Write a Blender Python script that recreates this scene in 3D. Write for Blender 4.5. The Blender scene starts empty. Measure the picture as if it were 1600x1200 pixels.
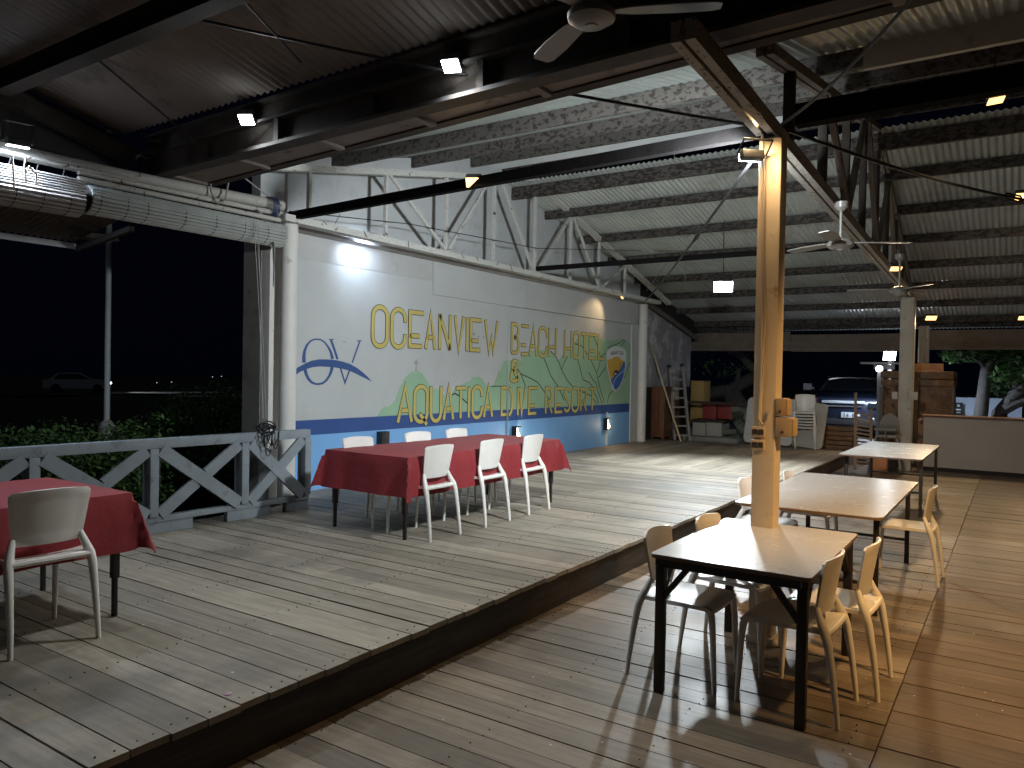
import bpy, bmesh, math, random
from mathutils import Vector, Matrix
random.seed(7)
R = math.radians
S = bpy.context.scene
COL = S.collection

# ------------------------------------------------------------------ camera
FPX, YAW, PITCH, ROLL, CAMZ = 1186.92, R(33.606), R(0.791), R(1.055), 1.70
_f = Vector((math.cos(PITCH)*math.cos(YAW), math.cos(PITCH)*math.sin(YAW), -math.sin(PITCH)))
_r0 = Vector((math.sin(YAW), -math.cos(YAW), 0)); _u0 = _r0.cross(_f)
_r = math.cos(ROLL)*_r0 + math.sin(ROLL)*_u0
_u = -math.sin(ROLL)*_r0 + math.cos(ROLL)*_u0
cam = bpy.data.cameras.new("camera"); camo = bpy.data.objects.new("camera", cam); COL.objects.link(camo)
cam.sensor_width = 36; cam.lens = FPX*36/1600; cam.clip_start = 0.05; cam.clip_end = 600
m = Matrix((( _r.x, _u.x, -_f.x, 0), (_r.y, _u.y, -_f.y, 0), (_r.z, _u.z, -_f.z, CAMZ), (0, 0, 0, 1)))
camo.matrix_world = m
S.camera = camo
CP = Vector((0, 0, CAMZ))
def ray(x, y): return _f + _r*((x-800)/FPX) + _u*((600-y)/FPX)
def at_z(x, y, z): d = ray(x, y); return CP + d*((z-CAMZ)/d.z)
def at_y(x, y, Y): d = ray(x, y); return CP + d*(Y/d.y)
def at_x(x, y, X): d = ray(x, y); return CP + d*(X/d.x)

# ------------------------------------------------------------------ world: night sky
W = bpy.data.worlds.new("World"); S.world = W; W.use_nodes = True
wn = W.node_tree.nodes; wl = W.node_tree.links
bg = wn['Background']
sky = wn.new('ShaderNodeTexSky'); sky.sky_type = 'NISHITA'; sky.sun_disc = False
sky.sun_elevation = R(-6); sky.sun_rotation = R(300)
mxw = wn.new('ShaderNodeMix'); mxw.data_type = 'RGBA'; mxw.blend_type = 'ADD'; mxw.inputs[0].default_value = 1
mxw.inputs[7].default_value = (.004, .006, .020, 1)          # even navy night-sky glow
wl.new(sky.outputs[0], mxw.inputs[6]); wl.new(mxw.outputs[2], bg.inputs[0]); bg.inputs[1].default_value = 0.08
S.view_settings.view_transform = 'Standard'; S.view_settings.look = 'None'
S.view_settings.exposure = 0.42; S.view_settings.gamma = 1
S.cycles.use_denoising = True
S.cycles.max_bounces = 6; S.cycles.diffuse_bounces = 3; S.cycles.glossy_bounces = 3
S.cycles.sample_clamp_indirect = 4.0

night_fill = bpy.data.lights.new("night_fill", 'SUN'); night_fill.energy = .04; night_fill.color = (.80, .88, 1.0); night_fill.angle = R(.5)  # added dim sun lamp, source unseen, to bring up the car and shrubs outside
mo = bpy.data.objects.new("night_fill", night_fill); COL.objects.link(mo); mo.rotation_euler = Vector((.5, .05, -.86)).to_track_quat('-Z', 'Y').to_euler()
# light power table (W), every one belongs to a lamp built below
LP = dict(column_flood=900, valley_a=170, valley_b=70, eave=115, far_flood=1000, wall_spot=26, wall_warm=12,
          column_warm=115, hang_warm=85, assumed_girder_warm=430, beam_warm=25, chord_warm=60, back_warm=120, edge_warm=90, yard=500, wall_lamp=2.5)
COOL = (0.86, 0.94, 0.98); COOLB = (0.64, 0.78, 1.0); WARM = (1.0, 0.68, 0.36)

# ------------------------------------------------------------------ materials
M = {}
def _new(name):
    mt = bpy.data.materials.new(name); mt.use_nodes = True
    n = mt.node_tree.nodes; l = mt.node_tree.links
    return mt, n, l, n['Principled BSDF']
def _noise(n, l, co, scale, detail=4, rough=.6):
    t = n.new('ShaderNodeTexNoise'); t.inputs['Scale'].default_value = scale
    t.inputs['Detail'].default_value = detail; t.inputs['Roughness'].default_value = rough
    l.new(co, t.inputs['Vector']); return t.outputs['Fac']
def _ramp(n, l, fac, stops):
    r = n.new('ShaderNodeValToRGB'); e = r.color_ramp.elements
    while len(e) < len(stops): e.new(.5)
    for k, (p, c) in enumerate(stops):
        e[k].position = p; e[k].color = (*c, 1) if len(c) == 3 else c
    l.new(fac, r.inputs[0]); return r.outputs[0]
def _mix(n, l, fac, a, b, mode='MIX'):
    x = n.new('ShaderNodeMix'); x.data_type = 'RGBA'; x.blend_type = mode
    for sock, v in ((x.inputs[0], fac), (x.inputs[6], a), (x.inputs[7], b)):
        if isinstance(v, (int, float)): sock.default_value = v
        elif isinstance(v, tuple): sock.default_value = (*v, 1)
        else: l.new(v, sock)
    return x.outputs[2]
def _bump(n, l, p, h, s, d=.01):
    b = n.new('ShaderNodeBump'); b.inputs['Strength'].default_value = s; b.inputs['Distance'].default_value = d
    l.new(h, b.inputs['Height']); l.new(b.outputs[0], p.inputs['Normal'])
def _co(n, l, scale=(1, 1, 1)):
    c = n.new('ShaderNodeTexCoord'); mp = n.new('ShaderNodeMapping'); mp.inputs['Scale'].default_value = scale
    l.new(c.outputs['Object'], mp.inputs[0]); return mp.outputs[0]
def k(c, f): return tuple(min(1, x*f) for x in c)

def mat_plain(name, col, rough=.5, var=.18, scale=6, bump=.15, metal=0, dirt=None, dscale=2.2, dlo=.55, dhi=.75, spec=.5, rv=.11):
    mt, n, l, p = _new(name); co = _co(n, l)
    a = _noise(n, l, co, scale); c = _ramp(n, l, a, [(.3, k(col, 1-var)), (.7, k(col, 1+var*.6))])
    if dirt:
        d = _noise(n, l, co, dscale, 8, .7)
        dm = _ramp(n, l, d, [(dlo, (0, 0, 0)), (dhi, (1, 1, 1))]); c = _mix(n, l, dm, c, dirt)
    l.new(c, p.inputs['Base Color'])
    rr = n.new('ShaderNodeMapRange'); l.new(a, rr.inputs[0]); rr.inputs[3].default_value = max(.05, rough-rv); rr.inputs[4].default_value = min(1, rough+rv)
    l.new(rr.outputs[0], p.inputs['Roughness']); p.inputs['Metallic'].default_value = metal
    p.inputs['Specular IOR Level'].default_value = spec
    if bump: _bump(n, l, p, _noise(n, l, co, scale*6, 5), bump, .004)
    M[name] = mt; return mt
def mat_flaky(name, paint, rust, thr=.5, scale=7, stretch=(1, 1, 1), rough=.75):
    mt, n, l, p = _new(name); co = _co(n, l, stretch)
    a = _noise(n, l, co, scale, 10, .68); msk = _ramp(n, l, a, [(thr-.015, (0, 0, 0)), (thr+.015, (1, 1, 1))])
    b = _noise(n, l, co, scale*5, 6)
    pc = _ramp(n, l, b, [(.3, k(paint, .72)), (.7, paint)]); rc = _ramp(n, l, b, [(.3, k(rust, .4)), (.75, k(rust, 1.4))])
    l.new(_mix(n, l, msk, pc, rc), p.inputs['Base Color']); p.inputs['Roughness'].default_value = rough
    inv = n.new('ShaderNodeInvert'); l.new(msk, inv.inputs[1]); _bump(n, l, p, inv.outputs[0], .5, .006)
    M[name] = mt; return mt
def mat_wood(name, cols, along=(14, 1.1, 14), rough=.62, isl=.35, stain=(.05, .045, .04), stainlo=.58, coat=0, spots=True):
    mt, n, l, p = _new(name)
    tc = n.new('ShaderNodeTexCoord'); g = n.new('ShaderNodeNewGeometry')
    off = n.new('ShaderNodeVectorMath'); off.operation = 'SCALE'; off.inputs[0].default_value = (37, 91, 13); l.new(g.outputs['Random Per Island'], off.inputs['Scale'])
    ad = n.new('ShaderNodeVectorMath'); l.new(tc.outputs['Object'], ad.inputs[0]); l.new(off.outputs[0], ad.inputs[1])
    mp = n.new('ShaderNodeMapping'); mp.inputs['Scale'].default_value = along; l.new(ad.outputs[0], mp.inputs[0])
    a = _noise(n, l, mp.outputs[0], 2.2, 8, .62)
    c = _ramp(n, l, a, [(.28, cols[0]), (.5, cols[1]), (.72, cols[2])])
    ir = _ramp(n, l, g.outputs['Random Per Island'], [(0, (1-isl,)*3), (1, (1+isl*.25,)*3)])
    c = _mix(n, l, 1.0, c, ir, 'MULTIPLY')
    big = _noise(n, l, tc.outputs['Object'], .9, 9, .66)
    c = _mix(n, l, _ramp(n, l, big, [(stainlo, (0, 0, 0)), (stainlo+.16, (.85,)*3)]), c, stain)
    md = _noise(n, l, tc.outputs['Object'], 2.7, 7, .7)
    c = _mix(n, l, _ramp(n, l, md, [(.50, (0, 0, 0)), (.68, (.5,)*3)]), c, k(cols[0], .62))
    if spots:
        sp = _noise(n, l, tc.outputs['Object'], 9, 6, .75)
        c = _mix(n, l, _ramp(n, l, sp, [(.66, (0, 0, 0)), (.74, (.55,)*3)]), c, k(stain, .8))
        wsp = _noise(n, l, tc.outputs['Object'], 46, 2, .5)
        c = _mix(n, l, _ramp(n, l, wsp, [(.775, (0, 0, 0)), (.80, (.5,)*3)]), c, (.42, .41, .38))
    l.new(c, p.inputs['Base Color'])
    rr = n.new('ShaderNodeMapRange'); l.new(big, rr.inputs[0]); rr.inputs[1].default_value = .3; rr.inputs[2].default_value = .75
    rr.inputs[3].default_value = rough+.1; rr.inputs[4].default_value = rough-.14; l.new(rr.outputs[0], p.inputs['Roughness'])
    _bump(n, l, p, a, .28, .004); M[name] = mt; return mt
def mat_emit(name, col, strength):
    mt, n, l, p = _new(name); p.inputs['Base Color'].default_value = (*col, 1)
    p.inputs['Emission Color'].default_value = (*col, 1); p.inputs['Emission Strength'].default_value = strength
    M[name] = mt; return mt
def mat_leaf(name, a, b):
    mt, n, l, p = _new(name); g = n.new('ShaderNodeNewGeometry')
    l.new(_ramp(n, l, g.outputs['Random Per Island'], [(0, a), (1, b)]), p.inputs['Base Color']); p.inputs['Roughness'].default_value = .55
    M[name] = mt; return mt
def mat_glass(name, col=(.02, .025, .03)):
    mt, n, l, p = _new(name); p.inputs['Base Color'].default_value = (*col, 1); p.inputs['Roughness'].default_value = .06
    p.inputs['Specular IOR Level'].default_value = .8; M[name] = mt; return mt
def mat_cloth(name, col):
    mt, n, l, p = _new(name); co = _co(n, l)
    a = _noise(n, l, co, 3.0, 5); l.new(_ramp(n, l, a, [(.3, k(col, .85)), (.7, k(col, 1.1))]), p.inputs['Base Color'])
    p.inputs['Roughness'].default_value = .78; p.inputs['Sheen Weight'].default_value = .04
    w = n.new('ShaderNodeTexWave'); w.inputs['Scale'].default_value = 260; l.new(co, w.inputs['Vector'])
    _bump(n, l, p, _noise(n, l, co, 5.5, 6, .55), .35, .03); M[name] = mt; return mt

mat_wood('deck', [(.205, .175, .132), (.28, .243, .188), (.345, .308, .248)], stain=(.085, .082, .072), stainlo=.53, isl=.42)
mat_wood('deck_across', [(.22, .19, .145), (.295, .258, .202), (.365, .325, .265)], along=(1.1, 14, 14), stain=(.10, .10, .085))
mat_wood('floor_worn', [(.15, .115, .08), (.215, .17, .122), (.275, .228, .172)], rough=.50, isl=.45, stain=(.06, .045, .035), stainlo=.54)
mat_wood('floor_brown', [(.075, .052, .034), (.115, .083, .058), (.16, .122, .09)], rough=.46, stain=(.07, .042, .028), stainlo=.52)
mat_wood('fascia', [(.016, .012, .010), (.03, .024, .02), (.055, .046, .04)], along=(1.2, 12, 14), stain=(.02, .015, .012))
mat_wood('brown_wood', [(.09, .035, .016), (.15, .06, .028), (.21, .09, .045)], along=(12, 12, 1), stain=(.03, .015, .01), rough=.45, spots=False)
mat_wood('grey_wood', [(.16, .15, .15), (.26, .25, .24), (.36, .35, .33)], along=(10, 10, 1), stain=(.07, .065, .06), spots=False)
mat_wood('pale_wood', [(.42, .33, .19), (.52, .42, .26), (.6, .5, .33)], along=(10, 10, 1), stain=(.3, .22, .13), spots=False)
mat_wood('slat_wood', [(.16, .10, .06), (.24, .16, .10), (.32, .22, .15)], along=(10, 10, 1), stain=(.08, .05, .03), spots=False)
mat_wood('crate_wood', [(.10, .05, .022), (.19, .10, .045), (.30, .17, .08)], along=(3, 3, 5), stain=(.045, .025, .015), stainlo=.5)
mat_flaky('crate_peel', (.27, .15, .075), (.09, .055, .035), .52, 5)
mat_plain('white_wall', (.475, .49, .485), .7, .07, 1.3, .25, dirt=(.42, .41, .38), dscale=2.0, dlo=.56, dhi=.86)
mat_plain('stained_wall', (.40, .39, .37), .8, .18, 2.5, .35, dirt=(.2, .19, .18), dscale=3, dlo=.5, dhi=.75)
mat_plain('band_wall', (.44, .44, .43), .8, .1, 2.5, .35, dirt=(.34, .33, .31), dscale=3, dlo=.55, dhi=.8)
mat_plain('gable_wall', (.48, .495, .50), .75, .08, 1.2, .2, dirt=(.34, .34, .34), dscale=2.6, dlo=.53, dhi=.8)
mat_plain('column_white', (.62, .60, .56), .6, .08, 3, .2, dirt=(.3, .26, .21), dscale=6, dlo=.62, dhi=.72)
mat_plain('column_cream', (.62, .52, .38), .6, .10, 3, .35, dirt=(.33, .24, .15), dscale=7, dlo=.6, dhi=.7)
mat_plain('sea_blue', (.19, .42, .76), .6, .06, 2, .15, dirt=(.35, .45, .6), dscale=9, dlo=.68, dhi=.74)
mat_plain('deep_blue', (.025, .075, .26), .6, .08, 3, .15, dirt=(.2, .28, .42), dscale=12, dlo=.70, dhi=.75)
mat_plain('hill_green', (.29, .46, .31), .65, .06, 2, .1)
mat_plain('letter_yellow', (.54, .44, .13), .6, .07, 4, .1, dirt=(.5, .45, .3), dscale=14, dlo=.68, dhi=.75)
mat_plain('ink', (.02, .025, .022), .7, .1, 4, 0)
mat_plain('logo_blue', (.035, .085, .24), .6, .08, 5, .1)
mat_plain('badge_white', (.66, .68, .68), .6, .04, 5, .05)
mat_plain('badge_amber', (.62, .37, .05), .6, .06, 5, .05)
mat_plain('badge_blue', (.03, .12, .42), .6, .06, 5, .05)
mat_plain('roof_sheet_far_lit', (.52, .56, .535), .45, .14, 1.2, .1, metal=.2, dirt=(.22, .21, .18), dscale=1.6, dlo=.55, dhi=.8)  # far slope: received light put into a paler copy of the near sheets
mat_plain('roof_sheet', (.29, .32, .30), .45, .16, 1.2, .1, metal=.25, dirt=(.16, .15, .13), dscale=1.6, dlo=.55, dhi=.8)  # near slope, toned down against the strong light on it
mat_plain('dark_sheet', (.215, .185, .165), .6, .2, 1.4, .1, dirt=(.05, .045, .04), dscale=1.5)
mat_plain('dark_steel', (.052, .043, .036), .8, .3, 6, .4, dirt=(.07, .045, .03), dscale=8, dlo=.6, dhi=.7, spec=.2)
mat_plain('black_steel', (.010, .009, .009), .92, .3, 6, .4, dirt=(.03, .022, .018), dscale=10, dlo=.62, dhi=.7, spec=.04)  # shade put into the colour: tie beams darkened against the close floodlight
mat_plain('girder_steel', (.06, .055, .052), .8, .3, 6, .4, dirt=(.10, .06, .04), dscale=9, dlo=.55, dhi=.65, spec=.3)
mat_plain('brown_steel', (.16, .13, .11), .7, .2, 4, .4, dirt=(.05, .025, .015), dscale=6, dlo=.58, dhi=.66)
mat_flaky('peeling', (.33, .30, .26), (.06, .04, .03), .585, 24)
mat_flaky('peeling_long', (.115, .103, .092), (.038, .031, .027), .54, 24, (1, .6, 1))
mat_flaky('peeling_dark', (.10, .088, .078), (.03, .022, .018), .50, 24, (1, .5, 1))
mat_flaky('truss_white', (.60, .60, .56), (.09, .05, .03), .63, 9)
mat_flaky('pipe_peel', (.50, .48, .43), (.06, .045, .035), .62, 14)
mat_plain('white_frame', (.6, .61, .6), .6, .1, 3, .2)
mat_plain('chair_plastic', (.73, .71, .67), .34, .06, 5, .05, dirt=(.52, .47, .40), dscale=5, dlo=.62, dhi=.8)
mat_plain('table_white', (.50, .49, .475), .27, .03, 3, 0, rv=.02)
mat_plain('table_edge', (.18, .12, .08), .6, .2, 8, .2)
mat_plain('table_steel', (.02, .015, .014), .42, .3, 8, .2)
mat_cloth('red_cloth', (.235, .017, .022))
mat_plain('fence_grey', (.24, .275, .30), .6, .12, 5, .25, dirt=(.13, .14, .145), dscale=7, dlo=.58, dhi=.72)
mat_plain('bamboo', (.37, .39, .365), .6, .16, 5, .3, dirt=(.30, .32, .30), dscale=5, dlo=.58, dhi=.75)
mat_plain('bamboo_tan', (.33, .31, .285), .65, .2, 5, .3)
mat_plain('core_brown', (.06, .05, .04), .9, .2, 5, .2)
mat_plain('column_far', (.44, .40, .34), .6, .1, 4, .25, dirt=(.25, .21, .16), dscale=5, dlo=.58, dhi=.7)
mat_plain('far_blind', (.23, .19, .15), .75, .2, 3, .4, dirt=(.17, .14, .11), dscale=4, dlo=.52, dhi=.7)
mat_plain('black_rubber', (.012, .012, .014), .5, .2, 8, 0)
mat_plain('blue_cord', (.03, .04, .11), .5, .2, 8, 0)
mat_plain('grey_cord', (.32, .31, .29), .6, .2, 8, 0)
mat_plain('fan_white', (.20, .185, .165), .4, .08, 4, .05)
mat_plain('dark_body', (.03, .03, .032), .4, .2, 6, 0)
mat_plain('lamp_grey', (.3, .3, .3), .45, .1, 6, 0)
mat_plain('box_tan', (.40, .29, .17), .55, .12, 6, .1)
mat_plain('plate_cream', (.55, .45, .32), .5, .1, 6, .05)
mat_plain('old_wall', (.30, .29, .31), .85, .2, 2, .4, dirt=(.52, .52, .53), dscale=1.6, dlo=.5, dhi=.6)
mat_plain('bar_wall', (.40, .37, .33), .65, .06, 2, .12)
mat_plain('yard_wall', (.50, .56, .66), .7, .1, 3, .2)
mat_plain('yellow_door', (.42, .26, .08), .55, .1, 4, .1)
mat_plain('red_box', (.26, .035, .03), .55, .15, 5, .1)
mat_plain('cream_cab', (.42, .40, .35), .55, .1, 4, .1, dirt=(.24, .22, .18), dscale=4, dlo=.55, dhi=.7)
mat_plain('stone', (.26, .25, .23), .9, .2, 5, .4)
mat_plain('tarp', (.15, .16, .12), .7, .25, 4, .3)
mat_plain('orange_box', (.45, .17, .05), .55, .15, 5, .1)
mat_plain('grey_fabric', (.14, .15, .13), .9, .2, 8, .2)
mat_plain('concrete', (.22, .21, .20), .9, .18, 2, .4)
mat_plain('ground_soil', (.045, .045, .03), .95, .3, 2, .5)
mat_plain('asphalt', (.05, .05, .05), .9, .2, 8, .3)
mat_plain('pole_grey', (.30, .32, .32), .7, .12, 3, .2)
mat_plain('car_white', (.62, .63, .64), .3, .04, 3, 0)
mat_plain('car_navy', (.012, .016, .032), .25, .1, 3, 0)
mat_plain('chrome', (.55, .56, .58), .22, .05, 3, 0, metal=.9)
mat_plain('plate_paper', (.62, .64, .66), .5, .03, 5, 0)
mat_plain('bark', (.085, .076, .066), .9, .3, 9, .6)
mat_plain('dark_infill', (.02, .018, .016), .85, .3, 3, .2)
mat_plain('pink_petal', (.42, .25, .30), .7, .1, 8, 0)
mat_plain('flake_white', (.6, .59, .55), .7, .1, 8, 0)
mat_glass('dark_glass')
mat_leaf('leaf_shrub', (.05, .115, .032), (.11, .20, .06))
mat_leaf('leaf_tree', (.05, .12, .03), (.14, .25, .07))
mat_leaf('leaf_grass', (.03, .055, .018), (.07, .115, .04))
mat_emit('led', (.9, .96, 1.0), 40); mat_emit('led_blue', (.75, .85, 1.0), 30)
mat_emit('halogen', (1.0, .58, .20), 2.0); mat_emit('halogen_dim', (1.0, .60, .24), 1.5); mat_emit('bulb', (1.0, .72, .38), 9)
mat_emit('tiny_light', (.8, .9, 1.0), 6); mat_emit('faint_light', (.8, .85, 1.0), .8)

# ------------------------------------------------------------------ mesh builder
class MB:
    def __init__(s): s.v = []; s.f = []
    def add(s, vs, fs):
        o = len(s.v); s.v += [Vector(v) for v in vs]; s.f += [tuple(i+o for i in f) for f in fs]
    def box(s, c, d, rot=None):
        c = Vector(c); x, y, z = (q/2 for q in d)
        vs = [Vector((a*x, b*y, e*z)) for a in (-1, 1) for b in (-1, 1) for e in (-1, 1)]
        if rot is not None: vs = [rot @ v for v in vs]
        s.add([c+v for v in vs], [(0, 1, 3, 2), (4, 6, 7, 5), (0, 4, 5, 1), (2, 3, 7, 6), (0, 2, 6, 4), (1, 5, 7, 3)]); return s
    def span(s, a, b): # axis box from corner to corner
        a = Vector(a); b = Vector(b); d = b-a
        return s.box((a+b)/2, (abs(d.x), abs(d.y), abs(d.z)))
    def beam(s, p, q, w, h, up=(0, 0, 1)):
        p = Vector(p); q = Vector(q); t = (q-p).normalized(); sd = t.cross(Vector(up))
        if sd.length < 1e-4: sd = t.cross(Vector((1, 0, 0)))
        sd.normalize(); u = sd.cross(t)
        vs = [e+sd*(a*w/2)+u*(b*h/2) for e in (p, q) for a, b in ((-1, -1), (1, -1), (1, 1), (-1, 1))]
        s.add(vs, [(3, 2, 1, 0), (4, 5, 6, 7), (0, 1, 5, 4), (1, 2, 6, 5), (2, 3, 7, 6), (3, 0, 4, 7)]); return s
    def tube(s, pts, r, n=8, caps=True, flat=1.0):
        pts = [Vector(p) for p in pts]; rs = r if isinstance(r, (list, tuple)) else [r]*len(pts)
        ref = None; rings = []
        for i, p in enumerate(pts):
            t = (pts[min(i+1, len(pts)-1)]-pts[max(i-1, 0)]).normalized()
            if ref is None:
                ref = t.cross(Vector((0, 0, 1)))
                if ref.length < 1e-3: ref = Vector((1, 0, 0))
            ref = (ref - t*ref.dot(t)).normalized(); b = t.cross(ref)
            rings.append([p+ref*math.cos(2*math.pi*j/n)*rs[i]+b*math.sin(2*math.pi*j/n)*rs[i]*flat for j in range(n)])
        vs = [v for q in rings for v in q]; fs = []
        for i in range(len(pts)-1):
            for j in range(n): fs.append((i*n+j, i*n+(j+1) % n, (i+1)*n+(j+1) % n, (i+1)*n+j))
        if caps: fs += [tuple(range(n-1, -1, -1)), tuple((len(pts)-1)*n+j for j in range(n))]
        s.add(vs, fs); return s
    def lathe(s, c, prof, n=20, axis=(0, 0, 1)):
        c = Vector(c); q = Vector((0, 0, 1)).rotation_difference(Vector(axis)); vs = []; fs = []
        for r, z in prof:
            for j in range(n): a = 2*math.pi*j/n; vs.append(c+q @ Vector((r*math.cos(a), r*math.sin(a), z)))
        for i in range(len(prof)-1):
            for j in range(n): fs.append((i*n+j, i*n+(j+1) % n, (i+1)*n+(j+1) % n, (i+1)*n+j))
        fs += [tuple(range(n-1, -1, -1)), tuple((len(prof)-1)*n+j for j in range(n))]
        s.add(vs, fs); return s
    def prism(s, poly, ext):  # planar polygon (3D points) extruded by vector ext
        poly = [Vector(p) for p in poly]; ext = Vector(ext); n = len(poly)
        s.add(poly+[p+ext for p in poly], [tuple(range(n-1, -1, -1)), tuple(range(n, 2*n))]+[(i, (i+1) % n, n+(i+1) % n, n+i) for i in range(n)]); return s
    def shell(s, grid, th):   # grid[i][j] of points -> thick sheet
        ni, nj = len(grid), len(grid[0]); g = [[Vector(p) for p in row] for row in grid]; top = []; bot = []
        for i in range(ni):
            for j in range(nj):
                a = g[min(i+1, ni-1)][j]-g[max(i-1, 0)][j]; b = g[i][min(j+1, nj-1)]-g[i][max(j-1, 0)]
                nn = a.cross(b)
                nn = nn.normalized() if nn.length > 1e-9 else Vector((0, 0, 1))
                top.append(g[i][j]+nn*th/2); bot.append(g[i][j]-nn*th/2)
        N = ni*nj; fs = []
        ix = lambda i, j: i*nj+j
        for i in range(ni-1):
            for j in range(nj-1):
                q = (ix(i, j), ix(i+1, j), ix(i+1, j+1), ix(i, j+1)); fs.append(q); fs.append(tuple(N+x for x in reversed(q)))
        for i in range(ni-1):
            fs.append((ix(i+1, 0), ix(i, 0), N+ix(i, 0), N+ix(i+1, 0))); fs.append((ix(i, nj-1), ix(i+1, nj-1), N+ix(i+1, nj-1), N+ix(i, nj-1)))
        for j in range(nj-1):
            fs.append((ix(0, j), ix(0, j+1), N+ix(0, j+1), N+ix(0, j))); fs.append((ix(ni-1, j+1), ix(ni-1, j), N+ix(ni-1, j), N+ix(ni-1, j+1)))
        s.add(top+bot, fs); return s
    def build(s, name, mt, parent=None, smooth=True, bevel=0, fix=True):
        me = bpy.data.meshes.new(name); o = bpy.data.objects.new(name, me); COL.objects.link(o)
        off = Vector((0, 0, 0))
        if parent is not None:
            o.parent = parent; off = parent['_base'] if '_base' in parent else (0, 0, 0); off = Vector(off)
        me.from_pydata([tuple(v-off) for v in s.v], [], s.f)
        if parent is not None and '_base' in parent: o['_base'] = tuple(off)
        bm = bmesh.new(); bm.from_mesh(me)
        if fix: bmesh.ops.recalc_face_normals(bm, faces=bm.faces)
        big = [f for f in bm.faces if len(f.verts) > 24]
        if big: bmesh.ops.triangulate(bm, faces=big)
        if bevel:
            es = [e for e in bm.edges if e.is_manifold and e.calc_face_angle(0) > R(40)]
            bmesh.ops.bevel(bm, geom=es, offset=bevel, segments=2, profile=.6, affect='EDGES', clamp_overlap=True)
        if smooth:
            for f in bm.faces: f.smooth = True
            for e in bm.edges:
                if not e.is_manifold or e.calc_face_angle(0) > R(38): e.smooth = False
        bm.to_mesh(me); bm.free()
        me.materials.append(M[mt] if isinstance(mt, str) else mt)
        return o
def tag(o, label=None, cat=None, group=None, kind=None):
    if label: o['label'] = label
    if cat: o['category'] = cat
    if group: o['group'] = group
    if kind: o['kind'] = kind
    return o
def thing(name, label, cat, base=(0, 0, 0), group=None):
    """Empty at the base of a thing; parts are built in world space and re-based to it."""
    o = bpy.data.objects.new(name, None); COL.objects.link(o); o.location = base; o.empty_display_size = .2
    o['_base'] = tuple(base); return tag(o, label, cat, group)
def solo(name, mb, mt, label, cat, group=None, **kw): return tag(mb.build(name, mt, **kw), label, cat, group)
def struct(name, mb, mt, **kw): return tag(mb.build(name, mt, **kw), kind='structure')
def copy_tree(o, parent=None):
    c = o.copy(); COL.objects.link(c)
    if parent is not None: c.parent = parent
    for ch in list(o.children): copy_tree(ch, c)
    return c
def lamp(name, loc, target, power, col, parent, angle=110, blend=.6, rad=.06):
    l = bpy.data.lights.new(name, 'SPOT'); l.energy = power; l.color = col; l.spot_size = R(angle); l.spot_blend = blend; l.shadow_soft_size = rad
    o = bpy.data.objects.new(name, l); COL.objects.link(o); o.parent = parent
    o.location = Vector(loc)-Vector(parent['_base'])
    o.rotation_euler = (Vector(target)-Vector(loc)).to_track_quat('-Z', 'Y').to_euler(); return o

ST = 0.26   # stage level above the lower floor
# ================================================================== SETTING
def plank(mb, a, b, z, th=.03, jit=.002):
    z += random.uniform(-jit, jit); mb.span((a[0], a[1], z-th), (b[0], b[1], z))
# stage: boards across the stage for x<11.5, then boards along it
mb = MB(); x = -3.0
while x < 11.5:
    w = random.choice((.150, .156, .16, .163)); e = min(x+w-random.choice((.004, .005, .006, .009, .013)), 11.5)
    y1 = 6.45 if e < 5.45 else 6.97
    y0 = 2.735+random.uniform(-.006, .006)
    if random.random() < .55:
        cut = random.uniform(3.6, 6.0); plank(mb, (x, y0), (e, cut-.003), ST); plank(mb, (x, cut+.003), (e, y1), ST)
    else: plank(mb, (x, y0), (e, y1), ST)
    x += w
struct('stage_floor', mb, 'deck', smooth=False)
mb = MB(); y = 2.73
while y < 6.95:
    w = random.choice((.150, .156, .16)); cut = random.uniform(12.6, 15.5)
    plank(mb, (11.506, y), (cut-.003, min(y+w-.006, 6.97)), ST); plank(mb, (cut+.003, y), (16.4, min(y+w-.006, 6.97)), ST); y += w
struct('stage_floor_far_boards', mb, 'deck_across', smooth=False)
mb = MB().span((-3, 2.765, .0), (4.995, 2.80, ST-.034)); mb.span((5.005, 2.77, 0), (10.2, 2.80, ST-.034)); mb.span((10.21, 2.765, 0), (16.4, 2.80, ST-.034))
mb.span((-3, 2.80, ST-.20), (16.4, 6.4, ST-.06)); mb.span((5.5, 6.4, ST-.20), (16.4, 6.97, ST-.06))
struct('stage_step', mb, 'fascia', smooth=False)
mb = MB(); x = -1.5
while x < 16.5:
    w = random.choice((.150, .156, .16, .163)); plank(mb, (x, .503), (x+w-.006, 2.78), 0, jit=.0025); x += w
struct('wooden_floor', mb, 'floor_worn', smooth=False)
mb = MB(); x = -1.5
while x < 16.5:
    w = random.choice((.146, .15, .155)); c = random.uniform(-2.6, -.9)
    plank(mb, (x, c+.003), (x+w-.005, .497), 0, jit=.0025); plank(mb, (x, -4), (x+w-.005, c-.003), 0, jit=.0025); x += w
struct('wooden_floor_brown_boards', mb, 'floor_brown', smooth=False)
mb = MB().span((-3, -6, -.24), (16.6, 2.76, -.05)); struct('floor_base', mb, 'dark_infill', smooth=False)
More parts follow.
